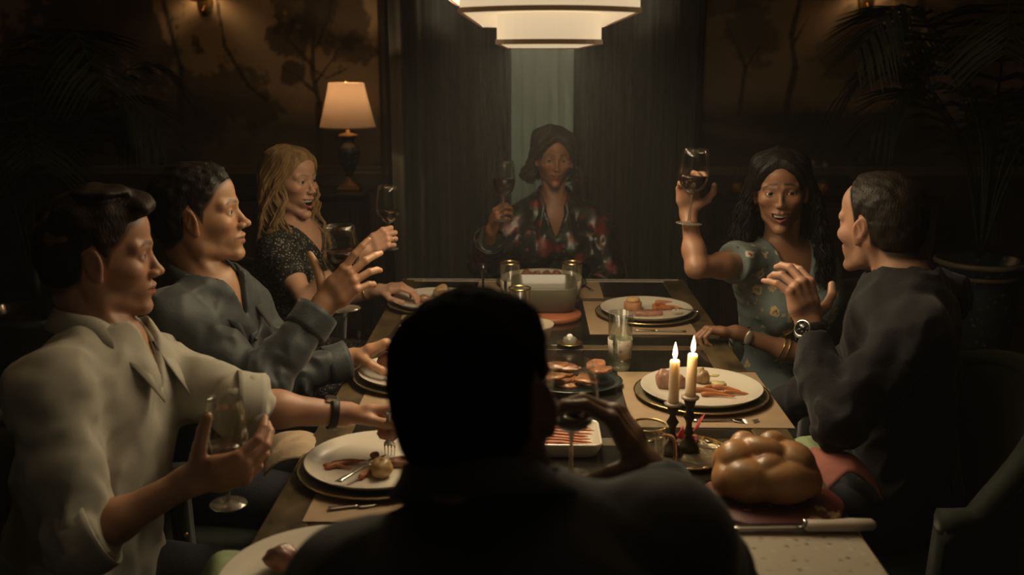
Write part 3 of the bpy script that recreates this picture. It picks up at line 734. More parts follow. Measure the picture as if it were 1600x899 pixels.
def lump(c, r, seed, m_, name, lab, cat, grp=None, rough=.17, rz=0, n=24):
    rr = np.random.default_rng(seed); b = MB().ball((0, 0, 0), 1, n, n*2//3); v = A(b.v); d = 1+rough*nz(v, 1.9, seed)+rough*.6*nz(v, 4.5, seed+1)+rough*.25*nz(v, 11, seed+2)
    v = v*d[:, None]*A(r); z0 = v[:, 2].min(); v[:, 2] = np.maximum(v[:, 2], z0*.72); v[:, 2] -= v[:, 2].min(); b.v = [tuple(q) for q in v]
    o = b.build(name, m_, None, lab, cat, grp); o.location = c; o.rotation_euler = (0, 0, rz); return o
def slab(c, rx, ry, h, rz, seed, m_, name, lab, cat, grp=None, tilt=0):
    b = MB().lathe([(0, 0), (.93, 0), (1, .25), (1, .75), (.93, 1), (0, 1.02)], n=30); v = A(b.v); an = np.arctan2(v[:, 1], v[:, 0])
    r = np.random.default_rng(seed); k = 1+.10*np.sin(2*an+r.uniform(0, 6))+.07*np.sin(3*an+r.uniform(0, 6))+.03*np.sin(7*an)
    v[:, 0] *= rx*k; v[:, 1] *= ry*k; v[:, 2] = v[:, 2]*h+.08*h*np.sin(5*an)*(v[:, 2] > .5); b.v = [tuple(q) for q in v]
    o = b.build(name, m_, None, lab, cat, grp); o.location = c; o.rotation_euler = (0, tilt, rz); return o
def P(px, py, z=PZ): q = onz(px, py, z+.008); q[2] = z; return q
# plate behind the candles
g = 'roast carrots on the plate behind the candles'
for px, py, L, rz, r, w_ in ((1108, 610, .085, -.25, .0065, 'longest'), (1122, 616, .08, -.12, .006, 'nearest'), (1135, 606, .07, -.35, .006, 'topmost'), (1150, 613, .06, -.1, .0065, 'rightmost'), (1118, 603, .06, .2, .005, 'thinnest')):
    carrot(P(px, py), L, rz, r, w_+' orange roast carrot on the plate behind the lit candles', g)
lump(P(1097, 594), (.021, .017, .018), 3, M['potato'], 'roast_onion', 'small browned roast onion with a stalk, on the plate behind the candles', 'onion')
carrot(P(1098, 588)+[0, 0, .02], .02, 1.4, .003, 'thin dark onion stalk sticking up on the plate behind the candles', None, 1.2, 'onion_stalk', 'stalk', M['potato'])
for i, (px, py) in enumerate(((1115, 585), (1123, 599))): slab(P(px, py), .017, .017, .010, .3, 5+i, M['potatocut'], 'potato_slice', ('round potato slice at the far rim of the food behind the candles', 'oval potato slice above the carrots behind the candles')[i], 'potato', 'potato slices on the plate behind the candles')
lump(P(1040, 602), (.024, .020, .026), 8, M['ham'], 'roast_meat', 'chunk of roast meat left of the candles on the far plate', 'meat'); lump(P(1062, 601), (.016, .014, .018), 9, M['ham'], 'roast_meat', 'small chunk of roast meat seen between the two candles', 'meat')
# floral woman's plate
c_ = P(989, 480); rl = empty('bread_roll', c_, 'pale cylindrical bread roll standing on the plate of the woman in the floral dress', 'bread')
MB().lathe([(0, 0), (.026, 0), (.029, .006), (.0285, .024), (.024, .027), (0, .027)], n=28, rfun=lambda t, r, z: 1+.03*np.sin(3*t)).build('crust', M['roast'] if 0 else mat('roll_crust', (.42, .20, .09), .6, bump=.3, bscale=60, var=.3, vscale=40), rl)
MB().lathe([(0, .0265), (.020, .0265), (.022, .032), (.018, .040), (.008, .043), (0, .0435)], n=28, rfun=lambda t, r, z: 1+.04*np.sin(2*t+1)).build('crumb', M['roll'], rl)
g = 'roast carrots on the plate of the woman in the floral dress'
for px, py, L, rz, r, w_ in ((1045, 474, .09, -.3, .008, 'topmost long'), (1050, 480, .08, -.15, .007, 'rightmost'), (1030, 477, .05, .5, .008, 'shortest leftmost'), (1036, 482, .07, .2, .008, 'nearest')): carrot(P(px, py), L, rz, r, w_+' orange roast carrot on the plate of the woman in the floral dress', g)
slab(P(1012, 489), .05, .018, .014, .05, 14, M['ham'], 'roast_meat', 'long slice of meat on the plate of the woman in the floral dress', 'meat')
# cream shirt man's plate
g = 'roast carrots on the plate of the man in the cream shirt'
for px, py, L, rz, r, w_ in ((536, 724, .075, .55, .006, 'longest'), (545, 720, .07, .35, .0055, 'farthest'), (528, 727, .06, -.15, .005, 'leftmost thin'), (578, 737, .06, 1.0, .006, 'steeply turned')): carrot(P(px, py), L, rz, r, w_+' orange roast carrot on the plate of the man in the cream shirt', g)
lump(P(597, 738), (.022, .020, .020), 21, M['potato'], 'roast_potato', 'brown roast potato in the middle of the cream-shirt man\'s plate', 'potato')
lump(P(655, 736), (.024, .022, .024), 22, M['potatocut'], 'roast_potato', 'pale half potato at the right of the cream-shirt man\'s plate', 'potato')
slab(P(628, 722), .040, .014, .014, .1, 23, M['ham'], 'roast_meat', 'strip of meat under the standing fork', 'meat')
lump(P(655, 716), (.034, .03, .034), 24, M['ham'], 'roast_meat', 'large piece of meat beside the foreground man\'s ear', 'meat'); lump(P(586, 711), (.010, .008, .008), 25, M['ham'], 'roast_meat', 'tiny scrap of meat left of the standing fork', 'meat')
for i, (px, py, L, h) in enumerate(((690, 462, .03, .026), (662, 468, .025, .014), (700, 470, .03, .02))):
    lump(P(px, py), (L, .022, h), 31+i, M['ham'] if i else M['potato'], 'roast_meat' if i else 'roast_potato', ('roast potato on the blonde woman\'s plate', 'left scrap of meat on the blonde woman\'s plate', 'right chunk of meat on the blonde woman\'s plate')[i], 'meat' if i else 'potato')
lump(P(606, 578), (.026, .024, .03), 36, M['ham'], 'roast_meat', 'chunk of meat on the half hidden plate of the man in teal', 'meat')
for i, px in enumerate((822, 838, 854, 869)): lump(P(px, 437), (.022, .03, .024), 41+i, (M['roast'], M['ham'], M['roast'], M['roast'])[i], 'roast_meat', 'chunk of glazed roast on the plate of the woman at the head of the table', 'meat', 'roast pieces on the head-of-table plate', .2)
lump(P(440, 880), (.028, .020, .022), 46, M['ham'], 'roast_meat', 'piece of meat on the big plate at the lower left edge', 'meat')
# cutlery
def cutlery(kind, a, b, label, w_=.004, group=None):
    a, b = A(a, float), A(b, float); L = np.linalg.norm(b-a); r = empty(kind, a, label, 'cutlery', group); x = unit(b-a)
    z = A([0, 0, 1.]) if abs(x[2]) < .8 else A([0, -1., 0]); y = unit(np.cross(z, x)); z = np.cross(x, y); Rm = np.stack([x, y, z], 1)
    r.rotation_euler = Matrix(Rm.tolist()).to_euler()
    h = MB(); G = []
    for t in np.linspace(0, L*.62, 9):
        f = t/(L*.62); ww = w_*(1.9-1.35*f) ; G.append([(t, -ww/1.2, .002), (t, 0, .0032), (t, ww/1.2, .002)])
    h.sheet(A(G), .0022); h.build('handle', M['steel'], r)
    if kind == 'fork':
        G = []
        for f in np.linspace(0, 1, 6):
            t = L*(.60+.17*f); ww = .003+.009*min(1, f*1.6); G.append([(t, -ww, .004-.004*f), (t, 0, .0025-.004*f), (t, ww, .004-.004*f)])
        m = MB().sheet(A(G), .0018)
        for k in (-1, -.33, .33, 1): m.tube([(L*.765, k*.0102, 0), (L*.88, k*.0102, -.003), (L, k*.0095, .003)], [.0016, .0014, .0007], 6)
        m.build('tines', M['steel'], r)
    else:
        G = []
        for f in np.linspace(0, 1, 8):
            t = L*(.60+.40*f); ww = .009*(1-.75*f**3); G.append([(t, -ww*.9, .002), (t, .001, .0022), (t, ww*.6, .002)])
        MB().sheet(A(G), .0012).build('blade', M['steel'], r)
    return r
q0, q1 = P(608, 642, .86), P(609, 712, PZ+.002)
cutlery('fork', at(608, 640, 1.83), at(609, 713, 1.895), 'silver fork standing upright in the plate of the man in the cream shirt', .005)
cutlery('table_knife', onz(528, 755, .785), onz(603, 712, .772), 'silver knife resting across the rim of the cream-shirt man\'s plate')
zc_ = ZT+.0025
for a, b, lab in (((1186, 659), (1082, 658), 'behind the red ribbon on the placemat'),):
    cutlery('fork', onz(*b, zc_), onz(*a, zc_), 'dark silver fork lying '+lab)
cutlery('table_knife', onz(1072, 519, zc_), onz(990, 517, zc_), 'silver knife lying near the edge of the far right placemat')
cutlery('table_knife', onz(513, 797, zc_), onz(590, 790, zc_), 'silver knife on the placemat at the lower left')
cutlery('fork', onz(1093, 488, .785), onz(1048, 482, .782), 'silver fork in the hand of the woman in the floral dress')
cutlery('table_knife', onz(593, 543, .80), onz(640, 492, .80), 'silver knife in the left hand of the man in teal')
cutlery('fork', onz(925, 455, zc_), onz(900, 438, zc_), 'fork at the right of the head-of-table plate')

# glasses
def goblet(base, axis, h, rb, label, fill=.42, group='stemmed wine glasses', rim_k=.78):
    """stemmed wine glass, base point, axis, height, widest bowl radius"""
    r = empty('wine_glass', base, label, 'wine glass', group); r.rotation_euler = Matrix(frame_z(axis).tolist()).to_euler()
    st = h*.40; fr = rb*.86
    MB().lathe([(0, 0), (fr*.9, .0), (fr, .0012), (fr*.97, .003), (.3*fr, .005), (.0045, .009), (0, .009)], n=40).build('foot', mat('glass_foot', (.5, .45, .36), .12, trans=.85), r)
    MB().lathe([(.0048, .008), (.0032, st*.4), (.003, st*.8), (.005, st)], n=12).build('stem', mat('glass_foot', (.9, .9, .86), .08, trans=.85), r)
    prof = [(.004, st), (rb*.45, st+.006), (rb*.8, st+h*.10), (rb*.97, st+h*.20), (rb, st+h*.27), (rb*.96, st+h*.38), (rb*.88, st+h*.5), (rb*rim_k+.001, h)]
    n = 44; o = prof; i_ = [(max(0.0, x-.0009), z+.0006) for x, z in prof[::-1]]
    MB().lathe(o+i_, n=n).build('bowl', M['glass'], r)
    zf = st+(h-st)*fill; pz = [p[1] for p in prof]; pr2 = [p[0] for p in prof]
    wp = [(0, st+.003)]+[(np.interp(z, pz, pr2)-.0022, z) for z in np.linspace(st+.004, zf, 8)]+[(0, zf)]
    wp[-2] = (wp[-2][0], zf)
    MB().lathe(wp, n=36).build('wine', M['wine'], r)
    return r
def tumbler(px, py, r_, h, label, fill=.5, gold=True, printed=False, foot=False, handle=False, name='water_glass', Y=None):
    c = onz(px, py, ZT); rt = empty(name, (c[0], c[1], ZT), label, 'glass', 'clear tumblers on the table')
    b = r_*.82
    MB().lathe([(0, 0), (b*.95, 0), (b, .003), (b*1.03, .02), (r_, h), (r_-.0012, h), (b*1.0-.001, .016), (0, .012)], n=40).build('glass_wall', M['glass'], rt)
    MB().lathe([(0, .0005), (b*.93, .0005), (b*.96, .011), (0, .0115)], n=32).build('glass_base', mat('thick_glass', (.75, .72, .62), .06, trans=.8), rt)
    if gold: MB().lathe([(r_+.0004, h-.004), (r_+.0006, h), (r_-.0014, h+.0006), (r_-.0016, h-.004)], n=48).build('gold_rim', M['gold'], rt)
    if fill: MB().lathe([(0, .0125), (b*.98, .0125), (b+(r_-b)*fill-.002, h*fill), (0, h*fill)], n=32).build('water', M['water'], rt)
    if printed:
        t0 = np.linspace(.2, 1.9, 16)
        for s in (0, 2.1, 4.2):
            MB().sheet(A([[((b+(r_-b)*f+.0012)*math.cos(a+s), (b+(r_-b)*f+.0012)*math.sin(a+s), h*f) for a in t0] for f in (.22, .38, .55)]), .0006).build('print', M['jug_print'], rt)
    if handle: MB().tube(smooth_path([(r_*.9, 0, h*.85), (r_+.018, 0, h*.8), (r_+.02, 0, h*.35), (r_*.9, 0, h*.2)], 8), .004, 8).build('handle', mat('amber_glass', (.6, .35, .2), .1, trans=.6), rt)
    return rt
tumbler(797, 471, .034, .135, 'gold-rimmed printed tumbler left of the head-of-table plate', .4, True, True)
tumbler(893, 471, .034, .135, 'gold-rimmed printed tumbler right of the head-of-table plate', .4, True, True)
tumbler(968, 577, .034, .155, 'tall clear water glass standing alone between the two right placemats', .55, False, True)
tumbler(812, 512, .034, .125, 'clear tumbler in front of the rectangular serving dish', .5, True)
mg = tumbler(1010, 742, .036, .105, 'short gold-rimmed glass mug beside the silver candle tray', .35, True, handle=True, name='glass_mug'); mg.rotation_euler = (0, 0, -.5)
c = onz(755, 466, ZT)
r = empty('stemmed_candleholder', (c[0], c[1], ZT), 'slim black stemmed holder at the left corner of the head-of-table placemat', 'candleholder')
MB().lathe([(0, 0), (.024, 0), (.024, .004), (.008, .012), (.005, .02), (0, .02)], n=28).build('foot', M['lacquer'], r); MB().lathe([(.005, .018), (.004, .07), (.007, .08), (.012, .09), (.012, .12), (.010, .12), (.009, .092), (0, .09)], n=20).build('stem', M['lacquer'], r)
# serving dish on trivet
o = MB().lathe([(0, 0), (.092, 0), (.095, .003), (.095, .014), (.092, .017), (0, .017)], n=48).build('wooden_trivet', M['redwood'], None, 'round red-brown wooden trivet under the rectangular serving dish', 'trivet'); o.location = (.075, 3.045, ZT)
def rring(hx, hy, r, n=8):
    out = []
    for k, (sx, sy) in enumerate(((1, 1), (-1, 1), (-1, -1), (1, -1))):
        for a in np.linspace(0, math.pi/2, n): out.append((sx*(hx-r)+r*math.cos(a+k*math.pi/2), sy*(hy-r)+r*math.sin(a+k*math.pi/2)))
    return out
def rect_dish(name, hx, hy, h, m_, rcor=.03, th=.006, flare=.90):
    m = MB(); rings = []
    for hxk, z in ((flare*.93, 0), (flare, .004), (1.0, h), ):
        rings.append([(x, y, z) for x, y in rring(hx*hxk, hy*hxk, rcor)])
    rings.append([(x, y, h+.003) for x, y in rring(hx-th*.4, hy-th*.4, rcor)])
    for k, z in ((1.0, h), (flare, .010), (flare*.9, .008)): rings.append([(x, y, z) for x, y in rring(hx*k-th, hy*k-th, rcor*.8)])
    n = len(rings[0]); v = [q for rg in rings for q in rg]; f = [(i*n+j, i*n+(j+1) % n, (i+1)*n+(j+1) % n, (i+1)*n+j) for i in range(len(rings)-1) for j in range(n)]
    f += [tuple(range(n))[::-1], tuple(range((len(rings)-1)*n, len(rings)*n))]; m.add(v, f, 0, True); return m.build(name, m_)
o = tag(rect_dish('serving_dish', .105, .115, .078, M['stoneware'], .035), 'deep rectangular olive-cream serving dish in the middle of the far table', 'dish'); o.location = (.052, 3.13, ZT+.0175)
for i, (dx, dy, m_) in enumerate(((-.05, .03, 'ham'), (-.03, -.02, 'roast'), (-.055, -.03, 'potatocut'), (.0, .03, 'ham'))): lump((.052+dx, 3.13+dy, ZT+.028), (.025, .022, .02), 60+i, M[m_], 'leftover_food', 'lump of leftover food in the rectangular serving dish', 'food', 'leftovers in the serving dish')
o = MB().lathe([(0, 0), (.030, 0), (.032, .004), (.050, .03), (.061, .068), (.062, .074), (.059, .074), (.047, .032), (.025, .010), (0, .008)], n=56).build('ceramic_bowl', mat('cream_stoneware', (.36, .31, .22), .35, coat=.2), None, 'small cream ceramic bowl right of the foreground man\'s head', 'bowl'); cb = onz(831, 545, ZT); o.location = (cb[0], cb[1], ZT)
o = MB().lathe([(0, 0), (.046, .0), (.052, .008), (0, .010)], n=40).build('sauce', mat('pale_sauce', (.38, .25, .13), .3), None, 'pale brown sauce in the cream ceramic bowl', 'sauce'); o.location = (cb[0], cb[1], ZT+.040)
c = onz(890, 542, ZT); gd = empty('salt_cellar', (c[0], c[1], ZT), 'gilt-rimmed crystal salt cellar on the dark table centre', 'salt cellar')
MB().lathe([(0, 0), (.018, 0), (.02, .003), (.034, .010), (.038, .013), (.034, .0135), (0, .006)], n=36).build('saucer', M['gold'], gd)
MB().lathe([(0, .006), (.016, .006), (.021, .018), (.017, .028), (.010, .03), (0, .024)], n=14, rfun=lambda t, r, z: 1+.07*np.cos(7*t)).build('crystal', mat('thick_glass', (.8, .8, .8), .05, trans=.8), gd)
MB().ball((0, 0, .03), (.009, .008, .008), 12, 8).build('salt', mat('salt', (.85, .85, .85), .6), gd)
# platter of sliced roast, dish of carrots
c = onz(893, 603, ZT); o = MB().lathe([(0, 0), (.085, 0), (.11, .010), (.128, .015), (.127, .017), (.108, .013), (.08, .004), (0, .004)], n=56, sy=.8).build('serving_platter', M['onyx'], None, 'dark oval platter of roast slices under the held wine glass', 'platter'); o.location = (c[0], c[1], ZT)
for i in range(12):
    a = RNG.uniform(0, 6.28); rr = .065*math.sqrt((i+.5)/12)
    slab((c[0]+rr*1.2*math.cos(a*1+i), c[1]+rr*.8*math.sin(a+i), ZT+.005+.0035*i), .036, .026, .008, RNG.uniform(0, 6), 80+i, M['roast'], 'roast_slice', 'glazed roast slice heaped on the dark oval platter', 'meat', 'roast slices on the dark platter', RNG.uniform(-.15, .15))
c = onz(868, 697, ZT); o = tag(rect_dish('baking_dish', .095, .075, .03, M['china'], .02), 'shallow white-rimmed dish full of carrot sticks beside the foreground man\'s jaw', 'dish'); o.location = (c[0], c[1], ZT)
for i in range(14): carrot((c[0]+RNG.uniform(-.012, .012), c[1]-.055+.0085*i, ZT+.013+(i % 2)*.004), .145, RNG.uniform(-.05, .05), .0058, 'carrot stick in the shallow white-rimmed dish', 'carrot sticks in the white-rimmed dish', 0, 'carrot_stick')
# candle tray
c = onz(1069, 712, ZT); tr = empty('silver_tray', (c[0], c[1], ZT), 'round tarnished silver tray under the two candlesticks', 'tray')
MB().lathe([(0, .002), (.07, .002), (.082, .006), (.094, .010), (.095, .008), (.082, .001), (0, 0)][::-1], n=64).build('tray_dish', M['silver'], tr)
MB().lathe([(.0935, .0095), (.096, .0085), (.097, .0105), (.095, .012)], n=96, rfun=lambda t, r, z: 1+.012*np.cos(36*t)).build('gadroon_rim', M['gold'], tr)
for i in range(16):
    a = 2*math.pi*i/16; MB().ball((.086*math.cos(a), .086*math.sin(a), .0085), (.006, .010, .0016), 8, 6, R=Matrix.Rotation(a, 3, 'Z')).build('embossed_petal', M['silver'], tr)
def candle(px, py, lean, hs, hc, lab):
    c = onz(px, py, ZT+.003); z0 = ZT+.0035
    r = empty('candlestick', (c[0], c[1], z0), 'dark turned metal candlestick, '+lab, 'candlestick')
    k = hs/.115
    MB().lathe([(0, 0), (.022, 0), (.023, .004), (.018, .012), (.009, .024), (.0075, .032), (.011, .038), (.007, .045), (.006, .058), (.009, .066), (.013, .074), (.008, .083), (.006, .090), (.010, .098), (.012, .106), (.014, .115), (0, .115)] if k == 1 else [(a, b*k) for a, b in [(0, 0), (.022, 0), (.023, .004), (.018, .012), (.009, .024), (.0075, .032), (.011, .038), (.007, .045), (.006, .058), (.009, .066), (.013, .074), (.008, .083), (.006, .090), (.010, .098), (.012, .106), (.014, .115), (0, .115)]], n=28).build('turned_stem', M['bronze'], r)
    MB().lathe([(0, hs-.001), (.018, hs-.001), (.019, hs+.003), (.012, hs+.005), (0, hs+.005)], n=28).build('drip_pan', mat('waxed_pan', (.35, .28, .2), .4), r)
    ax = unit((lean, 0, 1)); b = A([c[0], c[1], z0+hs+.0045])
    q = empty('candle', b, 'lit cream taper candle, '+lab, 'candle'); q.rotation_euler = Matrix(frame_z(ax).tolist()).to_euler()
    MB().lathe([(0, 0), (.0115, 0), (.0112, .01), (.0104, hc*.6), (.0102, hc-.002), (.0085, hc+.001), (.004, hc-.002), (0, hc-.003)], n=24).build('wax', M['wax'], q)
    MB().tube([(0, 0, hc-.004), (.0003, 0, hc+.007)], .0008, 6).build('wick', M['pupil'], q)
    MB().lathe([(0, hc+.003), (.0036, hc+.007), (.0050, hc+.013), (.0042, hc+.022), (.0020, hc+.032), (0, hc+.040)], n=16).build('flame', mat('flame', (1, .8, .5), .5, emit=(1, .74, .36), estr=9), q)
    f = b+ax*(hc+.016); point('flame_light', tuple(f), .38, (1, .60, .26), .008)
candle(1049, 708, .0, .105, .090, 'the shorter one at the left')
candle(1075, 702, .02, .112, .090, 'the taller one at the right')
def ribbon():
    r = empty('red_ribbon', onz(1078, 690, ZT+.003), 'crumpled red satin ribbon behind the candlesticks', 'ribbon')
    for k, pts in enumerate(([(0, 0, .0), (.006, .0, .02), (.016, .006, .036), (.024, .004, .044)], [(0, 0, 0), (-.012, .004, .012), (-.022, .002, .020), (-.026, 0, .006)], [(.0, .0, .004), (.006, -.004, .0), (.010, -.012, -.001)])):
        pth = smooth_path(pts, 5); G = [[p+A([0, .0, 0])+A([.4, .5, .5])*.019*s*(.6+.6*i/len(pth)) for s in (-1, -.3, .3, 1)] for i, p in enumerate(pth)]
        G = A(G); G[:, 1::2, 1] += .004; MB().sheet(G, .0012).build('loop', M['ribbon'], r)
ribbon()
# challah on board, bread knife, stone
cB = onz(1203, 790, ZT)
o = MB().lathe([(0, 0), (.128, 0), (.132, .004), (.132, .012), (.128, .016), (0, .016)], n=64, sy=.86).build('bread_board', M['boardprint'], None, 'round maroon patterned board under the braided loaf', 'board'); o.location = (cB[0]-.002, cB[1]-.005, ZT)
def challah():
    lobes = []
    for cx_, cy_, cz_, rx, ry, rz_, az, el in (
        (0, 0, .040, .086, .068, .042, 0, 0), (-.034, .040, .080, .027, .026, .027, .2, 0), (.020, .040, .082, .028, .026, .026, -.2, 0),
        (-.056, .010, .066, .034, .040, .034, -.3, 0), (-.004, .008, .080, .044, .026, .028, -.45, .1), (.048, .004, .064, .038, .050, .036, .35, 0),
        (-.042, -.034, .040, .050, .036, .040, -.40, 0), (.026, -.044, .040, .062, .032, .038, .15, .0), (.070, -.004, .036, .026, .048, .036, .2, 0), (-.078, -.004, .034, .022, .044, .034, -.2, 0),
        (.0, -.026, .066, .030, .024, .022, .6, 0), (.052, .046, .046, .034, .026, .036, 0, 0), (-.062, .044, .044, .030, .026, .036, .2, 0)):
        R_ = A(Matrix.Rotation(az, 3, 'Z') @ Matrix.Rotation(el, 3, 'Y')); lobes.append((A([cx_, cy_, cz_]), (rx, ry, rz_), R_))
    def f(p):
        d = s_ell(p, *lobes[0][:2])
        for c_, r_, R_ in lobes[1:]: d = smin(d, s_ell(p, c_, r_, R_), .0055)
        return smax(d, -p[..., 2], .003)
    V_, Q_ = mesh_sdf(f, (-.12, -.1, -.01), (.12, .1, .13), .0022); V_ = relax(V_, Q_, 2)
    o_ = np_mesh('braided_loaf', V_, Q_, M['crust']); tag(o_, 'glossy golden braided bread loaf on the maroon board', 'bread'); o_.location = (cB[0]-.008, cB[1]+.012, ZT+.0165)
challah()
kn = empty('bread_knife', onz(1368, 820, .778), 'bread knife with thick ivory handle lying below the braided loaf', 'knife')
a, b = A(kn.location), onz(1140, 824, .772); x = unit(b-a); y = unit(np.cross([0, 0, 1], x)); kn.rotation_euler = Matrix(np.stack([x, y, np.cross(x, y)], 1).tolist()).to_euler(); LK = np.linalg.norm(b-a)
MB().tube([(0, 0, 0), (.006, 0, 0), (.04, 0, 0), (.08, .001, 0), (.118, 0, 0), (.122, 0, 0)], [.006, .0125, .0145, .0125, .0140, .009], 14, flat=.75).build('handle', M['white'], kn)
MB().sheet(A([[(t, -.010, 0), (t, .0, .0006), (t, .012*(1-.6*max(0, (t-.25)/.1)), 0)] for t in np.linspace(.12, LK, 8)]), .0016).build('blade', M['steel'], kn)
MB().lathe([(.0, 0), (.012, 0), (.012, .006), (0, .006)], (.117, 0, 0), 16, axis=(1, 0, 0)).build('bolster', M['steel'], kn)
q = [onz(1128, 838, ZT), onz(1332, 838, ZT)]
o = MB().box((q[0][0]-.0, 1.17, ZT), (q[1][0]+.008, q[0][1]-.002, ZT+.014), bev=.004).build('stone_board', M['marble'], None, 'pale speckled stone board at the lower right corner of the table', 'board'); centre(o)
# napkins
def napkin(c, sx, sy, m_list, label, seed, droop=.10, rz=0, fold=.014):
    n = 26; r = np.random.default_rng(seed); G = np.zeros((n, n, 3)); mi = []
    for i, u in enumerate(np.linspace(-1, 1, n)):
        for j, v in enumerate(np.linspace(-1, 1, n)):
            G[i, j] = (u*sx/2, v*sy/2, 0)
    Pn = G.reshape(-1, 3); zz = fold*nz(Pn, 28, seed)+fold*.4*nz(Pn, 60, seed+1)-droop*(np.abs(Pn[:, 0])/(sx/2))**2.2-.5*droop*(np.abs(Pn[:, 1])/(sy/2))**3
    G[..., 2] = zz.reshape(n, n); m = MB().sheet(G, .002)
    if len(m_list) > 1:
        for k, f in enumerate(m.f):
            m.mi[k] = int(np.mean([m.v[i][1] for i in f])*1.0+.4*np.mean([m.v[i][0] for i in f]) < .0)
    o = m.build('napkin', m_list, None, label, 'napkin', 'cloth napkins on laps'); o.location = c; o.rotation_euler = (0, 0, rz); return o
napkin(at(458, 680, 1.98), .12, .15, [M['linen']], 'beige linen napkin hanging below the watch arm at the left table edge', 3, .035, .2, .012)
napkin(at(355, 892, 1.42), .10, .20, [M['linen_g']], 'pale green napkin at the lower left corner beside the table', 4, .05, .3)
napkin(at(1296, 700, 1.98), .15, .20, [M['linen_g'], M['linen_r']], 'green and dusty red napkin on the lap of the man in the dark sweater', 5, .05, .15)
# glassware on the right sideboard
for i, (px, k) in enumerate(((1178, 0), (1200, 1), (1270, 0), (1284, 0), (1328, 1), (1345, 2), (1150, 2))):
    c = at(px, 272, 5.28); rt = empty(('decanter', 'stemmed_glass', 'carafe')[k], (c[0], 5.24+.03*(i % 3), .86), None, ('decanter', 'glass', 'carafe')[k], 'glassware on the right sideboard')
    wh = ('leftmost', 'left', 'middle', 'second middle', 'right', 'rightmost', 'far left')[i]
    rt['label'] = wh+' '+{0: 'squat cut-glass decanter on the right sideboard', 1: 'small stemmed glass on the right sideboard', 2: 'slender clear carafe on the right sideboard'}[k]
    pf = {0: [(0, 0), (.035, 0), (.038, .01), (.038, .07), (.02, .09), (.012, .10), (.014, .13), (.016, .132), (0, .135)], 1: [(0, 0), (.028, 0), (.005, .006), (.004, .07), (.025, .09), (.03, .13), (.028, .16)], 2: [(0, 0), (.03, 0), (.034, .03), (.03, .08), (.012, .13), (.012, .17), (.018, .19)]}[k]
    MB().lathe(pf, n=28).build('glass_body', M['glass'], rt)
    if k == 0: MB().ball((0, 0, .15), (.014, .014, .017), 10, 8).build('stopper', mat('thick_glass', (.8, .8, .8), .05, trans=.8), rt)
    if k != 1: MB().lathe([(0, .002), (.031, .002), (.030, .05), (0, .05)], n=20).build('liquor', mat('amber_liquor', (.35, .16, .03), .05, trans=.3), rt)
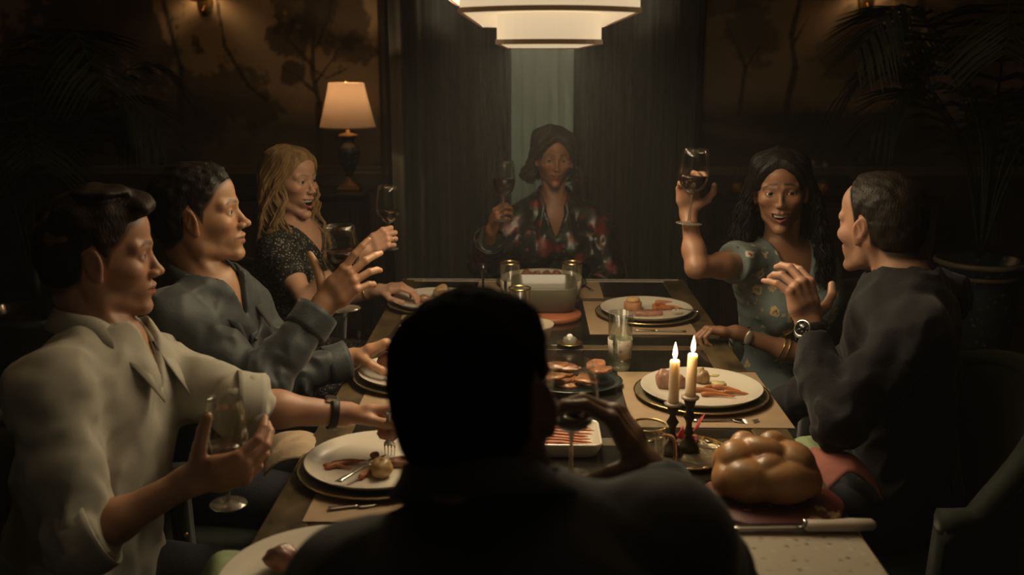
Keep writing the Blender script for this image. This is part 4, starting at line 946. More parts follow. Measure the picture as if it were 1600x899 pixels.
#%%PEOPLE
# ------------------------------------------------------------------ people
def frame_head(fwd, up=(0, 0, 1), roll=0):
    f = unit(fwd); x = unit(np.cross(f, up)); u = np.cross(x, f)
    if roll: x, u = x*math.cos(roll)+u*math.sin(roll), u*math.cos(roll)-x*math.sin(roll)
    return np.stack([x, f, u], 1)
def mouth_open(p, c):
    op, sm = c['open'], c['smile']; wx = .0235+.005*sm+.001*op
    e = s_ell(p, (0, .090, -.0640), (wx-.002, .040, .0030+.0215*op)); top_ = p[:, 2]-(-.0655+.16*sm*p[:, 0]); return smax(e, top_, .002)
def face_space(q, c):
    p = q.copy(); p[:, 0] = np.abs(p[:, 0]); t = np.clip((-.025-p[:, 2])/.085, 0, 1)
    p[:, 0] *= 1+(.17 if c['fem'] else .05)*t*t*(3-2*t)
    return p
def head_sdf(q, c):
    """skull, face, ears, lids and mouth in head space: x right, y forward, z up, eye level 0, chin -.118"""
    f = c['fem']; op = c['open']; sm = c['smile']; p = face_space(q, c)
    jw = .050 if f else .056; dz = -.020*op
    d = s_ell(p, (0, -.012, .030), (.0745, .097, .086))
    d = smin(d, s_ell(p, (0, .020, -.028), (.060, .067, .082)), .028)
    d = smin(d, s_ell(p, (0, .036, .052), (.057, .052, .046)), .025)
    d = smin(d, s_cone(p, (jw-.002, -.008, -.035), (jw-.006, .006, -.074+dz*.5), .017, .014), .022)
    d = smin(d, s_cone(p, (jw-.006, .006, -.074+dz*.5), (.013, .066-.004*op, -.100+dz), .014, .013), .018)
    d = smin(d, s_ell(p, (0, .074-.004*op, -.101+dz), (.019 if f else .023, .016, .015)), .014)
    d = smin(d, s_ell(p, (.042, .055, -.026+.004*sm), (.021, .024+.003*sm, .018)), .020)
    d = smin(d, s_cone(p, (.046, .068, .019), (.010, .084, .017), .008 if f else .011, .007 if f else .010), .012)
    d = smax(d, -s_ell(p, (.031, .0985, .000), (.0175, .0140, .0105)), .012)
    # eyeballs' lids
    d = smin(d, s_ball(p, (.031, .0715, .0), .0142), .004)
    # nose
    nl = c.get('nose', 1.0)
    fn = .86 if f else 1.0
    d = smin(d, s_cone(p, (0, .082, .010), (0, .0995*nl**.3, -.028), .0060*fn, .0082*fn), .010)
    d = smin(d, s_ell(p, (0, .1025*nl**.5, -.034), (.0105*fn, .0112, .0092*fn)), .006)
    d = smin(d, s_ell(p, (.0118*fn, .0945, -.037), (.0075*fn, .0105, .0075*fn)), .005)
    d = smax(d, -s_ell(p, (.0062, .0985, -.0465), (.0036, .006, .0045)), .003)
    # mouth
    wx = .0235+.005*sm+.001*op; cz = -.0655+.006*sm
    d = smin(d, s_ell(p, (0, .066, -.065+dz*.3), (.031, .026, .026)), .014)
    if sm > .3: d = smax(d, -s_cone(p, (.031, .090, -.044), (.040, .080, -.068), .0035, .003), .010)
    d = smin(d, s_cone(p, (wx-.002, .0795, cz), (.007, .0915, -.0610+.002*sm), .0022, .0052), .005)
    d = smin(d, s_cone(p, (.007, .0915, -.0610+.002*sm), (0, .0925, -.0625+.002*sm), .0050-.0008*(not f), .0045-.0008*(not f)), .004)
    d = smin(d, s_cone(p, (wx-.004, .078, cz-.003+dz*.5), (0, .0895-.003*op, -.0735+dz*.93), .0022, .0060 if not f else .0070), .006)
    if op > 0:
        d = smax(d, -mouth_open(p, c), .002)
    else:
        d = smax(d, -s_cone(p, (wx, .0845, cz-.001), (0, .0985, -.0675+.001*sm), .0011, .0014), .0025)
    # lid opening
    e = c.get('eye', 1.0); d = smax(d, -s_ell(p, (.0322, .0885, -.0006), (.0140, .0145, .0058*e)), .0012)
    # ears
    Re = A(Matrix.Rotation(math.radians(-22), 3, 'Z') @ Matrix.Rotation(math.radians(8), 3, 'X'))
    ea = s_ell(p, (.0755, .000, -.006), (.0075, .0175, .030), Re)
    ea = smin(ea, s_ell(p, (.0745, .006, -.031), (.006, .009, .011), Re), .006)
    ea = smax(ea, -s_ell(p, (.0835, -.0005, .000), (.0055, .0118, .021), Re), .003)
    ea = smin(ea, s_cone(p, (.077, -.008, -.016), (.078, .003, .010), .0025, .0025), .004)
    d = smin(d, ea, .004)
    return d
def head_colour(q, c):
    sk = A(c['skin']); n = len(q); p = face_space(q, c); sm = c['smile']; op = c['open']; dz = -.020*op
    col = np.tile(sk, (n, 1)); wx = .0235+.005*sm; cz = -.0655+.006*sm
    def lay(k, cc): nonlocal col; k = np.clip(k, 0, 1)[:, None]; col = col*(1-k)+A(cc)*k
    col *= (1+.05*nz(q, 60, 4)+.03*nz(q, 200, 5))[:, None]
    lay(.35*np.exp(-(np.linalg.norm(p-A([.042, .07, -.030]), axis=1)/.018)**2), sk*A([1.15, .78, .72]))
    lay(.30*np.exp(-(np.linalg.norm(p-A([0, .115, -.034]), axis=1)/.012)**2), sk*A([1.15, .8, .75]))
    lay(.2*(p[:, 0] > .071)*(np.abs(p[:, 2]) < .045), sk*A([1.15, .85, .8]))
    def sst_(a, b, x): t = np.clip((x-a)/(b-a), 0, 1); return t*t*(3-2*t)
    if c.get('beard'):
        z = p[:, 2]; k = sst_(-.028, -.055, z)*sst_(-.02, .01, p[:, 1])*(z > -.135); lay(k*c['beard'], A(c['hair'])*1.1+.01)
    dl = np.minimum(s_cone(p, (wx-.002, .0795, cz), (.0, .0915, -.0610), .0022, .0052), s_cone(p, (wx-.003, .078, cz-.003+dz*.5), (0, .0895, -.0735+dz*.93), .0024, .0068))
    lip = c.get('lip', sk*A([.95, .5, .48])); lay(.85*(1-sst_(.0008, .0028, dl))*(p[:, 1] > .072), lip)
    if op > 0:
        di = mouth_open(p, c); lay((di < .0008)*(p[:, 1] < .084), (.05, .012, .01))
    else: lay(.7*(s_cone(p, (wx, .0845, cz-.001), (0, .0985, -.0675), .0011, .0014) < .0016), lip*.45)
    bt = c.get('brow', 0); worry = c.get('worry', 0)
    p2 = p*A([1, 0, 1]); db = s_cone(p2, (.049, 0, .0200-.003*worry), (.034, 0, .0265), .0010, .0026); db = np.minimum(db, s_cone(p2, (.034, 0, .0265), (.0125, 0, .0215+.007*worry), .0026, .0032))+.02*(p[:, 1] < .04)
    lay((1-sst_(-.0005, .0026, db))*(.85+.15*nz(q, 300, 9))*(c.get('browk', .85)), A(c['browc']))
    de = s_ell(p, (.0322, .0885, -.0006), (.0140, .0145, .0058*c.get('eye', 1.0)))
    lay((1-sst_(.0003, .0016, de))*np.where(p[:, 2] > -.001, .9, .4)*c.get('liner', .7), (.012, .008, .006))
    lay(.35*(1-sst_(.001, .008, de)), sk*.55)
    zh = hairline(p, c); lay(c.get('fade', .8)*sst_(-.010, .004, q[:, 2]-zh)*(p[:, 0] < .073), A(c['hair'])*1.3)
    return np.clip(col, .003, 1)
HL_M = ([-.12, -.06, -.024, -.014, .002, .014, .022, .031, .044, .062, .075, .12], [-.070, -.062, -.034, .020, .030, .008, -.012, .022, .042, .066, .072, .075])
HL_F = ([-.12, -.06, -.02, .0, .02, .04, .06, .078, .12], [-.085, -.075, -.06, -.04, .0, .028, .058, .072, .075])
def hairline(p, c):
    hl = c.get('hl', HL_F if c['fem'] else HL_M); return np.interp(p[:, 1], *hl)+(c.get('hl_up', .004)-(np.abs(p[:, 0])/.05)**1.5*c.get('arch', .022))*np.clip((p[:, 1]-.02)/.03, 0, 1)*(1 if c['fem'] else .5)
def cap_hair(c, R, s, h=.0028):
    am, fr, th = c['cap']; qf = c.get('quiff')
    def f(P_):
        q = (P_-A(c['c'])) @ R/s; p = q.copy(); p[:, 0] = np.abs(p[:, 0])
        d = s_ell(p, (0, -.012, .030), (.0745, .097, .086)); d = smin(d, s_ell(p, (0, .036, .052), (.057, .052, .046)), .025)
        d = smin(d, s_ell(p, (0, -.030, -.010), (.066, .074, .072)), .02)
        top = np.clip((q[:, 2]-.03)/.06, 0, 1); bk = np.clip((.02-q[:, 1])/.10, 0, 1); t_ = th*(.35+.65*top)*(1-.45*bk) if not c['fem'] else th
        t_ = t_*np.clip((q[:, 2]-hairline(p, c))/.028, .18, 1)
        d = d-t_-am*(.3+.7*top)*nz(q, fr, 11)-am*.5*nz(q*A([1, .5, 1]), fr*2.3, 12)
        if qf is not None:
            for cc, rr in qf: d = smin(d, s_ell(q, cc, rr)-am*nz(q, fr, 13), .012)
        d = smax(d, (hairline(p, c)-q[:, 2])*.75+am*.5*nz(q, 120, 14), .004)
        ear = s_ell(p, (.079, .000, -.006), (.016, .019, .029)); d = smax(d, -ear, .004)
        return d*s*.9
    cc = A(c['c']); V, Q = mesh_sdf(f, cc-.17*s, cc+.17*s, h); return V, Q
def strands(paths, rad, k=5, flat=.5, seed=0):
    """paths: (n, m, 3) → one mesh of tapered clumps"""
    n, m, _ = paths.shape; r = np.random.default_rng(seed); T = np.gradient(paths, axis=1); T /= np.linalg.norm(T, axis=2)[..., None]+1e-9
    u = r.normal(size=(n, 1, 3)); u = u-T*(u*T).sum(-1, keepdims=True); u /= np.linalg.norm(u, axis=2)[..., None]; b = np.cross(T, u)
    tt = np.linspace(0, 1, m); tp = np.minimum(1, np.minimum(.35+tt*5, (1-tt)*4+.12)); rr = rad*r.uniform(.6, 1.25, (n, 1))*tp[None]
    a = np.linspace(0, 2*np.pi, k, endpoint=False)
    V = paths[:, :, None]+rr[..., None, None]*(np.cos(a)[:, None]*u[:, :, None]+flat*np.sin(a)[:, None]*b[:, :, None])
    V = V.reshape(-1, 3); i, j, l = np.meshgrid(np.arange(n), np.arange(m-1), np.arange(k), indexing='ij')
    o = (i*m+j)*k; Q = np.stack([o+l, o+(l+1) % k, o+k+(l+1) % k, o+k+l], -1).reshape(-1, 4); return V, Q
def catmull(K, m):
    """K (n, k, 3) control points → (n, m, 3)"""
    n, k, _ = K.shape; Kp = np.concatenate([2*K[:, :1]-K[:, 1:2], K, 2*K[:, -1:]-K[:, -2:-1]], 1); u = np.linspace(0, k-1-1e-6, m); i = u.astype(int); t = (u-i)[None, :, None]
    a, b, c, d = Kp[:, i], Kp[:, i+1], Kp[:, i+2], Kp[:, i+3]
    return .5*((2*b)+(-a+c)*t+(2*a-5*b+4*c-d)*t*t+(-a+3*b-3*c+d)*t**3)
def long_hair(c, R, s):
    L = c['long']; r = np.random.default_rng(L['seed']); n = L['n']; sg = np.where(np.arange(n) % 2 == 0, 1.0, -1.0)
    ph = np.radians(L['phi0']+(182-L['phi0'])*r.uniform(0, 1, n)**L.get('pw', .9)); ps = L['part']; lay = r.uniform(.0, 1, n); W = L['w']*(.82+.28*lay)
    zend = L['end']*r.uniform(.82, 1.06, n); fr = (ph-np.radians(L['phi0']))/math.pi; sp, cp = np.sin(ph)*sg, np.cos(ph)
    y0 = .074-.15*fr**.8; th_ = c['cap'][2]+.001+.005*lay; zs = .030+(.086+th_)*np.sqrt(np.clip(1-((y0+.012)/(.098+th_))**2, .03, 1))
    def el_(z, k, fq):
        pq = ph*fq; sp_, cp_ = np.sin(pq)*sg, np.cos(pq); return _el(z, k, sp_, cp_)
    _el = lambda z, k, sp, cp: (sp*(.0745+th_)*k*np.sqrt(np.clip(1-((z-.03)/(.086+th_))**2, .05, 1)), cp*(.098+th_)*k*np.sqrt(np.clip(1-((z-.03)/(.086+th_))**2, .05, 1))-.012)
    z1 = .094-.018*np.clip(1-fr*4, 0, 1); xa, ya = el_(z1, 1.04, .66); xb, yb = el_(.045, 1.0, .88); ya = ya*.8+y0*.2
    ks = [np.stack([ps+.003*sg, y0, zs-.003], -1),
          np.stack([xa+ps*.4, ya, z1+.006*lay], -1),
          np.stack([xb, yb, .045+.0*lay], -1),
          np.stack([sp*(.090+(W-.09)*.5), cp*.088-.018, -.020+0*lay], -1),
          np.stack([sp*W, cp*.090-.022+L.get('fwd', 0)*.5*(np.abs(cp)), -.02+(zend+.02)*.42], -1),
          np.stack([sp*W*L.get('w2', .95), cp*.085-.022+L.get('fwd', 0)*(cp > -.2), -.02+(zend+.02)*.75], -1),
          np.stack([sp*W*L.get('w3', .9), cp*.08-.02+L.get('fwd', 0)*(cp > -.2), zend], -1)]
    P_ = catmull(np.stack(ks, 1), L['m']); z = P_[:, :, 2]; amp = L['wave']*np.clip((.06-z)/.12, 0, 1); phs = r.uniform(0, 6.28, (n, 1))+sg[:, None]*0
    clump = np.floor(ph*5)[:, None]*1.7; f_ = L['freq']
    P_[:, :, 0] += amp*np.sin(z*f_+clump+.5*phs*L.get('loose', .3)); P_[:, :, 1] += amp*np.cos(z*f_*1.07+clump*1.3+.5*phs*L.get('loose', .3))
    V, Q = strands((P_*s) @ R.T+A(c['c']), L['r'], seed=L['seed']); return V, Q
# hands --------------------------------------------------------------
def hand_prims(h):
    """tapered segments of a hand: W wrist, d to fingertips, n palm normal, curls per finger"""
    d = unit(h['d']); n = A(h['n'], float); n = unit(n-d*n.dot(d)); s = np.cross(d, n)*(1 if h['side'] == 'R' else -1); W = A(h['W'], float); k = h.get('s', 1.0)
    toW = lambda a, b, c_: W+k*(d*a+s*b+n*c_)
    pr = []; nails = []
    bases = [(.092, .0285), (.096, .0095), (.091, -.0095), (.083, -.0275)]; lens = [(.040, .025, .020), (.044, .028, .021), (.041, .026, .021), (.032, .020, .019)]; rads = (.0094, .0098, .0092, .0082)
    cu = h['curl']; sp = h.get('spread', (6, 1, -4, -10)); fingers = []
    for (bd, bs), ln, r0, c_, a_ in zip(bases, lens, rads, cu, sp):
        pr.append((toW(.006, bs*.42, 0), toW(bd*.55, bs*.85, -.001), .0145, .0125)); pr.append((toW(bd*.55, bs*.85, -.001), toW(bd, bs, .000), .0125, r0*1.12))
        f0 = unit(d*math.cos(math.radians(a_))+s*math.sin(math.radians(a_))); pt = toW(bd, bs, 0); ang = 0; ch = []
        for j in range(3):
            ang += math.radians(c_[j]); dr = f0*math.cos(ang)+n*math.sin(ang); q = pt+dr*ln[j]*k; ra = r0*(1-.09*j); ch.append((pt, q, ra*k, r0*(1-.09*(j+1))*k*(.98 if j < 2 else .88))); pt = q
            last = (dr, -f0*math.sin(ang)*(-1)-n*math.cos(ang))
        fingers.append(ch); nails.append((pt-last[0]*.006*k+(f0*math.sin(ang)-n*math.cos(ang))*r0*.62*k, last[0], f0*math.sin(ang)-n*math.cos(ang), r0*k))
    t = h.get('thumb', ((.55, .75, .30), (.75, .45, .35), (.85, .25, .35))); pt = toW(.020, .022, .006); ch = []
    for j, (tv, L_, ra, rb) in enumerate(zip(t, (.042, .032, .026), (.0150, .0108, .0098), (.0112, .0098, .0082))):
        dr = unit(d*tv[0]+s*tv[1]+n*tv[2]); q = pt+dr*L_*k; ch.append((pt, q, ra*k, rb*k)); pt = q
    tn = unit(np.cross(dr, np.cross(s, dr))-n*.4); up_ = unit(s-dr*s.dot(dr)-n*.5); nails.append((pt-dr*.005*k+up_*.0052*k, dr, up_, .0095*k))
    return dict(palm=[(a, b, x*k, y*k) for a, b, x, y in pr], fingers=fingers, thumb=ch, W=W, d=d, s=s, n=n, k=k, c=toW(.09, 0, .015), nails=nails)
def hand_sdf(p, H, arm_dir):
    k = H['k']; d = None
    for a, b, x, y in H['palm']: e = s_cone(p, a, b, x, y); d = e if d is None else smin(d, e, .009*k)
    Rm = np.stack([H['d'], H['s'], H['n']], 1); d = smin(d, s_ell(p, H['W']+k*(H['d']*.055+H['n']*.003), (.044*k, .036*k, .0125*k), Rm), .008*k)
    w = s_ell(p, H['W']-H['d']*.004*k, (.030*k, .0265*k, .0195*k), Rm); d = smin(d, w, .014*k)
    th = None
    for j, (a, b, x, y) in enumerate(H['thumb']): e = s_cone(p, a, b, x, y); th = e if th is None else smin(th, e, .004)
    d = smin(d, th, .010*k); 
    for ch in H['fingers']:
        e = None
        for a, b, x, y in ch: g = s_cone(p, a, b, x, y); e = g if e is None else smin(e, g, .0025)
        kn = s_ball(p, ch[0][0], ch[0][2]*1.08); e = smin(e, kn, .003); d = smin(d, e, .0045*k)
    return d
HANDS = {
    'relax': [(20, 25, 15), (22, 28, 16), (26, 30, 18), (30, 32, 20)],
    'fist': [(62, 80, 45), (66, 82, 45), (68, 84, 45), (70, 82, 45)],
    'grip': [(42, 58, 35), (46, 60, 36), (50, 62, 38), (52, 62, 40)],
    'bowl': [(22, 30, 18), (26, 34, 22), (30, 38, 24), (34, 40, 26)],
    'open': [(12, 18, 12), (18, 26, 16), (20, 30, 18), (16, 24, 14)],
    'flat': [(8, 10, 6), (8, 12, 8), (10, 14, 8), (12, 14, 8)],
}
THUMBS = {'relax': ((.55, .70, .35), (.80, .40, .30), (.90, .25, .25)), 'fist': ((.50, .45, .75), (.55, -.10, .85), (.35, -.65, .65)),
          'grip': ((.45, .55, .70), (.60, .05, .80), (.60, -.30, .70)), 'bowl': ((.45, .75, .45), (.65, .50, .60), (.80, .10, .60)), 'open': ((.35, .90, .25), (.50, .82, .20), (.60, .75, .10)),
          'up': ((.35, .90, .10), (.25, .95, .15), (.10, .98, .20)), 'cee': ((.30, .75, .60), (.10, .30, .95), (.05, -.05, .99))}

def person(c):
    f = c['fem']; s = c.get('hs', 1.0); hc = A(c['c'], float); R = frame_head(c['f'], roll=c.get('roll', 0)); c['open'] = c.get('open', 0); c['smile'] = c.get('smile', 0)
    nb, pv = A(c['neck'], float), A(c['pelvis'], float); sh = [A(v, float) for v in c['sh']]; el = [A(v, float) for v in c['el']]; wr = [A(v, float) for v in c['wr']]
    U = unit(nb-pv); X = sh[0]-sh[1]; X = unit(X-U*X.dot(U)); F_ = np.cross(U, X); Rt = np.stack([X, F_, U], 1); b = c.get('b', 1.0)*(.90 if f else 1.0); ar = c.get('arm', 1.0)*(.84 if f else 1.0)
    TL = nb-pv; pt = lambda k, x=0, y=0: nb-TL*k+X*x+F_*y
    root = empty('person', (pv[0], pv[1], 0), c['label'], 'person')
    nr = .044 if f else .053
    nk0 = hc+R @ A([0, -.036, -.055])*s
    hands = [hand_prims(dict(h, W=w_, side=sd)) if h else None for h, w_, sd in zip(c['hands'], wr, 'RL')]
    def torso(p):
        d = s_ell(p, pt(.34), (.158*b, .108*b, .185), Rt)
        d = smin(d, s_ell(p, pt(.13), (.165*b, .078*b, .075), Rt), .06)
        d = smin(d, s_ell(p, pt(.68), ((.118 if f else .142)*b, .102*b, .15), Rt), .06)
        d = smin(d, s_ell(p, pt(.97), (.165*b, .125*b, .105), Rt), .06)
        for k in (0, 1):
            d = smin(d, s_cone(p, nb+U*.015, (nb*.35+sh[k]*.65)+U*.004, .040 if f else .048, .034*b), .035)
            d = smin(d, s_ball(p, sh[k], .050*ar), .030)
        if f:
            for k in (-1, 1): d = smin(d, s_ell(p, pt(.36, k*.068, .085), (.058, .052, .058), Rt), .022)
        return d
    def arm(p, k, infl=0, upto=9, fold=0):
        d = smin(s_cone(p, sh[k], el[k], .047*ar, .036*ar), s_cone(p, el[k], wr[k], .037*ar, .0245*ar), .010)
        m_ = el[k]*.68+wr[k]*.32; d = smin(d, s_ball(p, m_, .0375*ar), .02); return smin(d, s_ball(p, sh[k]*.45+el[k]*.55, .043*ar), .02)
    def skin(p, head=True):
        d = torso(p)
        for k in (0, 1): d = smin(d, arm(p, k), .025)
        d = smin(d, s_cone(p, nk0, nb-U*.01, nr, nr*1.10), .022)
        if f is False: pass
        for k in (0, 1): d = smin(d, s_cone(p, hc+R @ A([(.055, -.055)[k], -.018, -.040])*s, nb+F_*.045+X*(.012, -.012)[k], .010, .009), .012)
        q = (p-hc) @ R/s; rq = np.linalg.norm(q, axis=1); m_ = rq < .20
        hd = rq*s-.13
        if m_.any(): hd[m_] = head_sdf(q[m_], c)*s
        d = smin(d, hd, .012)
        for H in hands:
            if H is None: continue
            rr = np.linalg.norm(p-H['c'], axis=1); m_ = rr < .16; e = rr-.10
            if m_.any(): e[m_] = hand_sdf(p[m_], H, None)
            d = smin(d, e, .012)
        return d
    parts = []; hh = c.get('hh', .0019)
    ctr = hc-R[:, 2]*.015*s; V, Q = mesh_sdf(skin, ctr-.165*s, ctr+.165*s, hh)
    cen = V[Q].mean(1); keep = np.linalg.norm(cen-ctr, axis=1) < .152*s; parts.append((V, Q[keep], 0))
    for H in hands:
        if H is None: continue
        V, Q = mesh_sdf(skin, H['c']-.135, H['c']+.135, c.get('hdh', .0021)); V = relax(V, Q, 1, .4)
        cen = V[Q].mean(1); keep = np.linalg.norm(cen-H['c'], axis=1) < .122; parts.append((V, Q[keep], 1))
    allp = np.stack([nb+U*.12, pv]+sh+el+wr); lo, hi = allp.min(0)-.2, allp.max(0)+.16
    V, Q = mesh_sdf(skin, lo, hi, .0065); cen = V[Q].mean(1); keep = np.linalg.norm(cen-ctr, axis=1) > .147*s
    for H in hands:
        if H is not None: keep &= np.linalg.norm(cen-H['c'], axis=1) > .117
    parts.append((V, Q[keep], 2))
    Vs, Qs, Cs, off = [], [], [], 0
    sk = A(c['skin'])
    for V, Q, kind in parts:
        if kind == 0: col = head_colour((V-hc) @ R/s, c)
        else: col = np.tile(sk, (len(V), 1))*(1+.06*nz(V, 50, 4))[:, None]
        if kind == 1:
            H = min([h for h in hands if h], key=lambda h: np.linalg.norm(V[Q[:, 0]].mean(0)-h['c']))
            tips = [ch[2][1] for ch in H['fingers']]+[ch[0][0] for ch in H['fingers']]
            for t_ in tips: k_ = .25*np.exp(-(np.linalg.norm(V-t_, axis=1)/.012)**2)[:, None]; col = col*(1-k_)+sk*A([1.15, .78, .72])*k_
        Vs.append(V); Qs.append(Q+off); Cs.append(col); off += len(V)
    np_mesh('body', np.concatenate(Vs), np.concatenate(Qs), MATS.get('skin') or mat('skin', vcol=True, rough=.48, sss=.12, bump=.08, bscale=350), root, np.concatenate(Cs))
    # eyes, teeth
    for k in (1, -1):
        e = hc+R @ A([k*.031, .0715, 0])*s; gz = unit(A(c.get('gaze', R[:, 1]), float)); gl = unit(gz*.6+R[:, 1]*.4)
        m = MB().ball((0, 0, 0), .0131*s, 20, 16, R=frame_z(gl))
        for i, fc in enumerate(m.f):
            an = math.acos(np.clip(np.mean([unit(m.v[j]) for j in fc], axis=0) @ gl, -1, 1)); m.mi[i] = 2 if an < .24 else 1 if an < .50 else 0
        o = m.build('eye', [M['eyew'], M['iris'], M['pupil']], root); o.location = e-A(root.location)
    if c['open'] > 0:
        m = MB(); an = np.linspace(-1.1, 1.1, 12)
        for a0, a1 in zip(an[:-1], an[1:]):
            am = (a0+a1)/2; m.box((.023*math.sin(a0)+.0002, .060+.026*math.cos(am)-.003, -.0730), (.023*math.sin(a1)-.0002, .060+.026*math.cos(am)+.001, -.0605), bev=.0008)
        m.v = [tuple(hc-A(root.location)+R @ A(v)*s) for v in m.v]; m.build('teeth', M['teeth'], root)
        m = MB().ball((0, .062, -.080-.012*c['open']), (.016, .018, .006), 14, 8); m.v = [tuple(hc-A(root.location)+R @ A(v)*s) for v in m.v]; m.build('tongue', mat('tongue', (.35, .10, .08), .4), root)
    # hair
    hm = mat('hair_'+c['id'], c['hair'], c.get('hrough', .5), var=.4, vscale=60, bump=.6, bscale=260, stretch=(1, 1, .25), spec=c.get('hspec', .3))
    hv, hq = [], []; o_ = 0
    if 'cap' in c: V, Q = cap_hair(c, R, s); hv.append(V); hq.append(Q); o_ += len(V)
    if 'long' in c: V, Q = long_hair(c, R, s); hv.append(V); hq.append(Q+o_); o_ += len(V)
    if 'tufts' in c:
        n, L_, rt, sd, cur = c['tufts']; r = np.random.default_rng(sd); v = r.normal(size=(n*4, 3)); v /= np.linalg.norm(v, axis=1)[:, None]; v[:, 2] = np.abs(v[:, 2]); v = v[(v[:, 2] > .35)][:n]
        p0 = v*A([.076, .098, .086])+A([0, -.012, .034]); ok = p0[:, 2] > np.interp(p0[:, 1], *HL_M)+.006; p0, v = p0[ok], v[ok]
        dirn = v*.8+A(c.get('comb', (0, .7, .5)))+r.normal(size=v.shape)*.3; dirn /= np.linalg.norm(dirn, axis=1)[:, None]; side = r.normal(size=v.shape)
        K = np.stack([p0, p0+dirn*L_*.5+v*.003, p0+dirn*L_*.85+side*cur*.5-A([0, 0, .002]), p0+dirn*L_+side*cur-A([0, 0, .006])], 1)
        V, Q = strands(catmull(K, 7)*s @ R.T+hc, rt, seed=sd); hv.append(V); hq.append(Q+o_); o_ += len(V)
    if hv: np_mesh('hair', np.concatenate(hv), np.concatenate(hq), hm, root)
    # clothes
    g = c['cloth']; cm = g['mat']; fa = g.get('fold', .0045); inf = g.get('inf', .012); ends = g['sleeve']
    def folds(p, w=1.0):
        a = nz(p*A([1, 1, .7])+.02*nz(p, 20, 5)[:, None], 24, g.get('seed', 1)); bb = nz(p, 50, g.get('seed', 1)+1); e_ = 0
        for k in (0, 1):
            ax = unit(el[k]-sh[k]); t = (p-el[k]) @ ax; near = np.exp(-(np.linalg.norm(p-el[k], axis=1)/.10)**2); e_ = e_+near*.7*np.sin(t*95+4*a+2*bb)
            nr_ = np.exp(-(np.linalg.norm(p-sh[k]+U*.07, axis=1)/.09)**2); e_ = e_+.8*nr_*np.sin(((p-nb) @ (X*(1 if k == 0 else -1)*.5+U))*120+2*bb)
        return w*fa*((1-np.abs(a))*1.3-.5+.35*bb+.9*e_)
    def cut(p, d):
        th = s_cone(p, nb-U*.03, nk0+U*.25, nr*1.02+inf*.6+g.get('neck_open', .002), nr*1.5+inf+g.get('neck_open', .002)); d = smax(d, -th, .004)
        if g.get('vee'):
            q = (p-nb) @ Rt; dep, wid, off_ = g['vee']
            z = q[:, 2]+dep; v = np.maximum(np.abs(q[:, 0]-off_*(z-dep))-np.maximum(z, 0)*wid/dep, -z)*.8; v = np.maximum(v, -q[:, 1]-.01); d = smax(d, -v, .004)
        return d
    def top(p):
        d = torso(p)-inf
        if g.get('ribs'): pass
        for k in (0, 1):
            e0, e1, fr_ = ends[k]; si = inf*g.get('slv', 1.0)
            base = smin(s_cone(p, sh[k], el[k], .047*ar+si, .037*ar+si), s_ball(p, sh[k]*.45+el[k]*.55, .043*ar+si), .02)
            if g.get('puff'): base = smin(base, s_ball(p, sh[k]*.75+el[k]*.25+U*.01, g['puff']*(.78, 1)[k]), .03)
            if e0 == 'u': end = sh[k]+(el[k]-sh[k])*fr_; dr = unit(el[k]-sh[k])
            else: end = el[k]+(wr[k]-el[k])*fr_; dr = unit(wr[k]-el[k])
            pl_ = (p-end) @ dr
            if e0 == 'u': base = smax(base, pl_, .004)
            else: base = smin(base, smax(s_cone(p, el[k], wr[k], .040*ar+si, .0245*ar+si*.8), pl_, .004), .02)
            d = smin(d, base, .03)
        if g.get('skirt'): d = smin(d, legs(p)-.010, .05)
        d = d-folds(p)
        return cut(p, d)
    hip = [pv+X*.088-U*.03, pv-X*.088-U*.03]; kn = [A(v, float) for v in c['knee']]; an_ = [A(v, float) for v in c['ankle']]
    def legs(p):
        d = s_ell(p, pv-U*.02, (.165*b, .125*b, .10), Rt)
        for k in (0, 1):
            d = smin(d, s_cone(p, hip[k], kn[k], .082*b, .058*b), .03)
            if not g.get('skirt'): d = smin(d, s_cone(p, kn[k], an_[k], .056*b, .042), .02)
            else: d = smin(d, s_cone(p, kn[k], kn[k]*.5+an_[k]*.5, .060*b, .062), .02)
        if g.get('skirt'): d = smin(d, s_ell(p, (hip[0]+hip[1]+kn[0]+kn[1])/4, (.17, .20, .06)), .05)
        return d
    pts = np.stack([nb+U*.05, pv]+sh+el+wr+(kn+an_ if g.get('skirt') else [])); V, Q = mesh_sdf(top, pts.min(0)-.17, pts.max(0)+.13, g.get('h', .0055)); V = relax(V, Q, 1, .5)
    gar = np_mesh(g['name'], V, Q, cm, root)
    def strip(name, G, m_, th=.0022, lab=None):
        o = MB().sheet(A(G), th).build(name, m_, None, lab); local(o, root); return o
    for k in (0, 1):   # cuffs at sleeve ends
        e0, e1, fr_ = ends[k]
        if e0 == 'f' and g.get('cuff'):
            dr = unit(wr[k]-el[k]); end = el[k]+(wr[k]-el[k])*fr_; Rf = frame_z(dr); ra = (.041-(.041-.0245)*fr_)*ar+inf*g.get('slv', 1)+.004+(.004*(1-fr_)); w_ = g['cuff']; G = []
            for i, z in enumerate(np.linspace(-w_, .004, 6)):
                G.append([end+Rf @ A([(ra+.0015*math.sin(5*a+i))*math.cos(a), (ra+.0015*math.cos(4*a+i))*math.sin(a), z]) for a in np.linspace(0, 2*math.pi, 32, endpoint=False)])
            o = MB().sheet(A(G), .006, closed=True).build('cuff', cm, None); local(o, root)
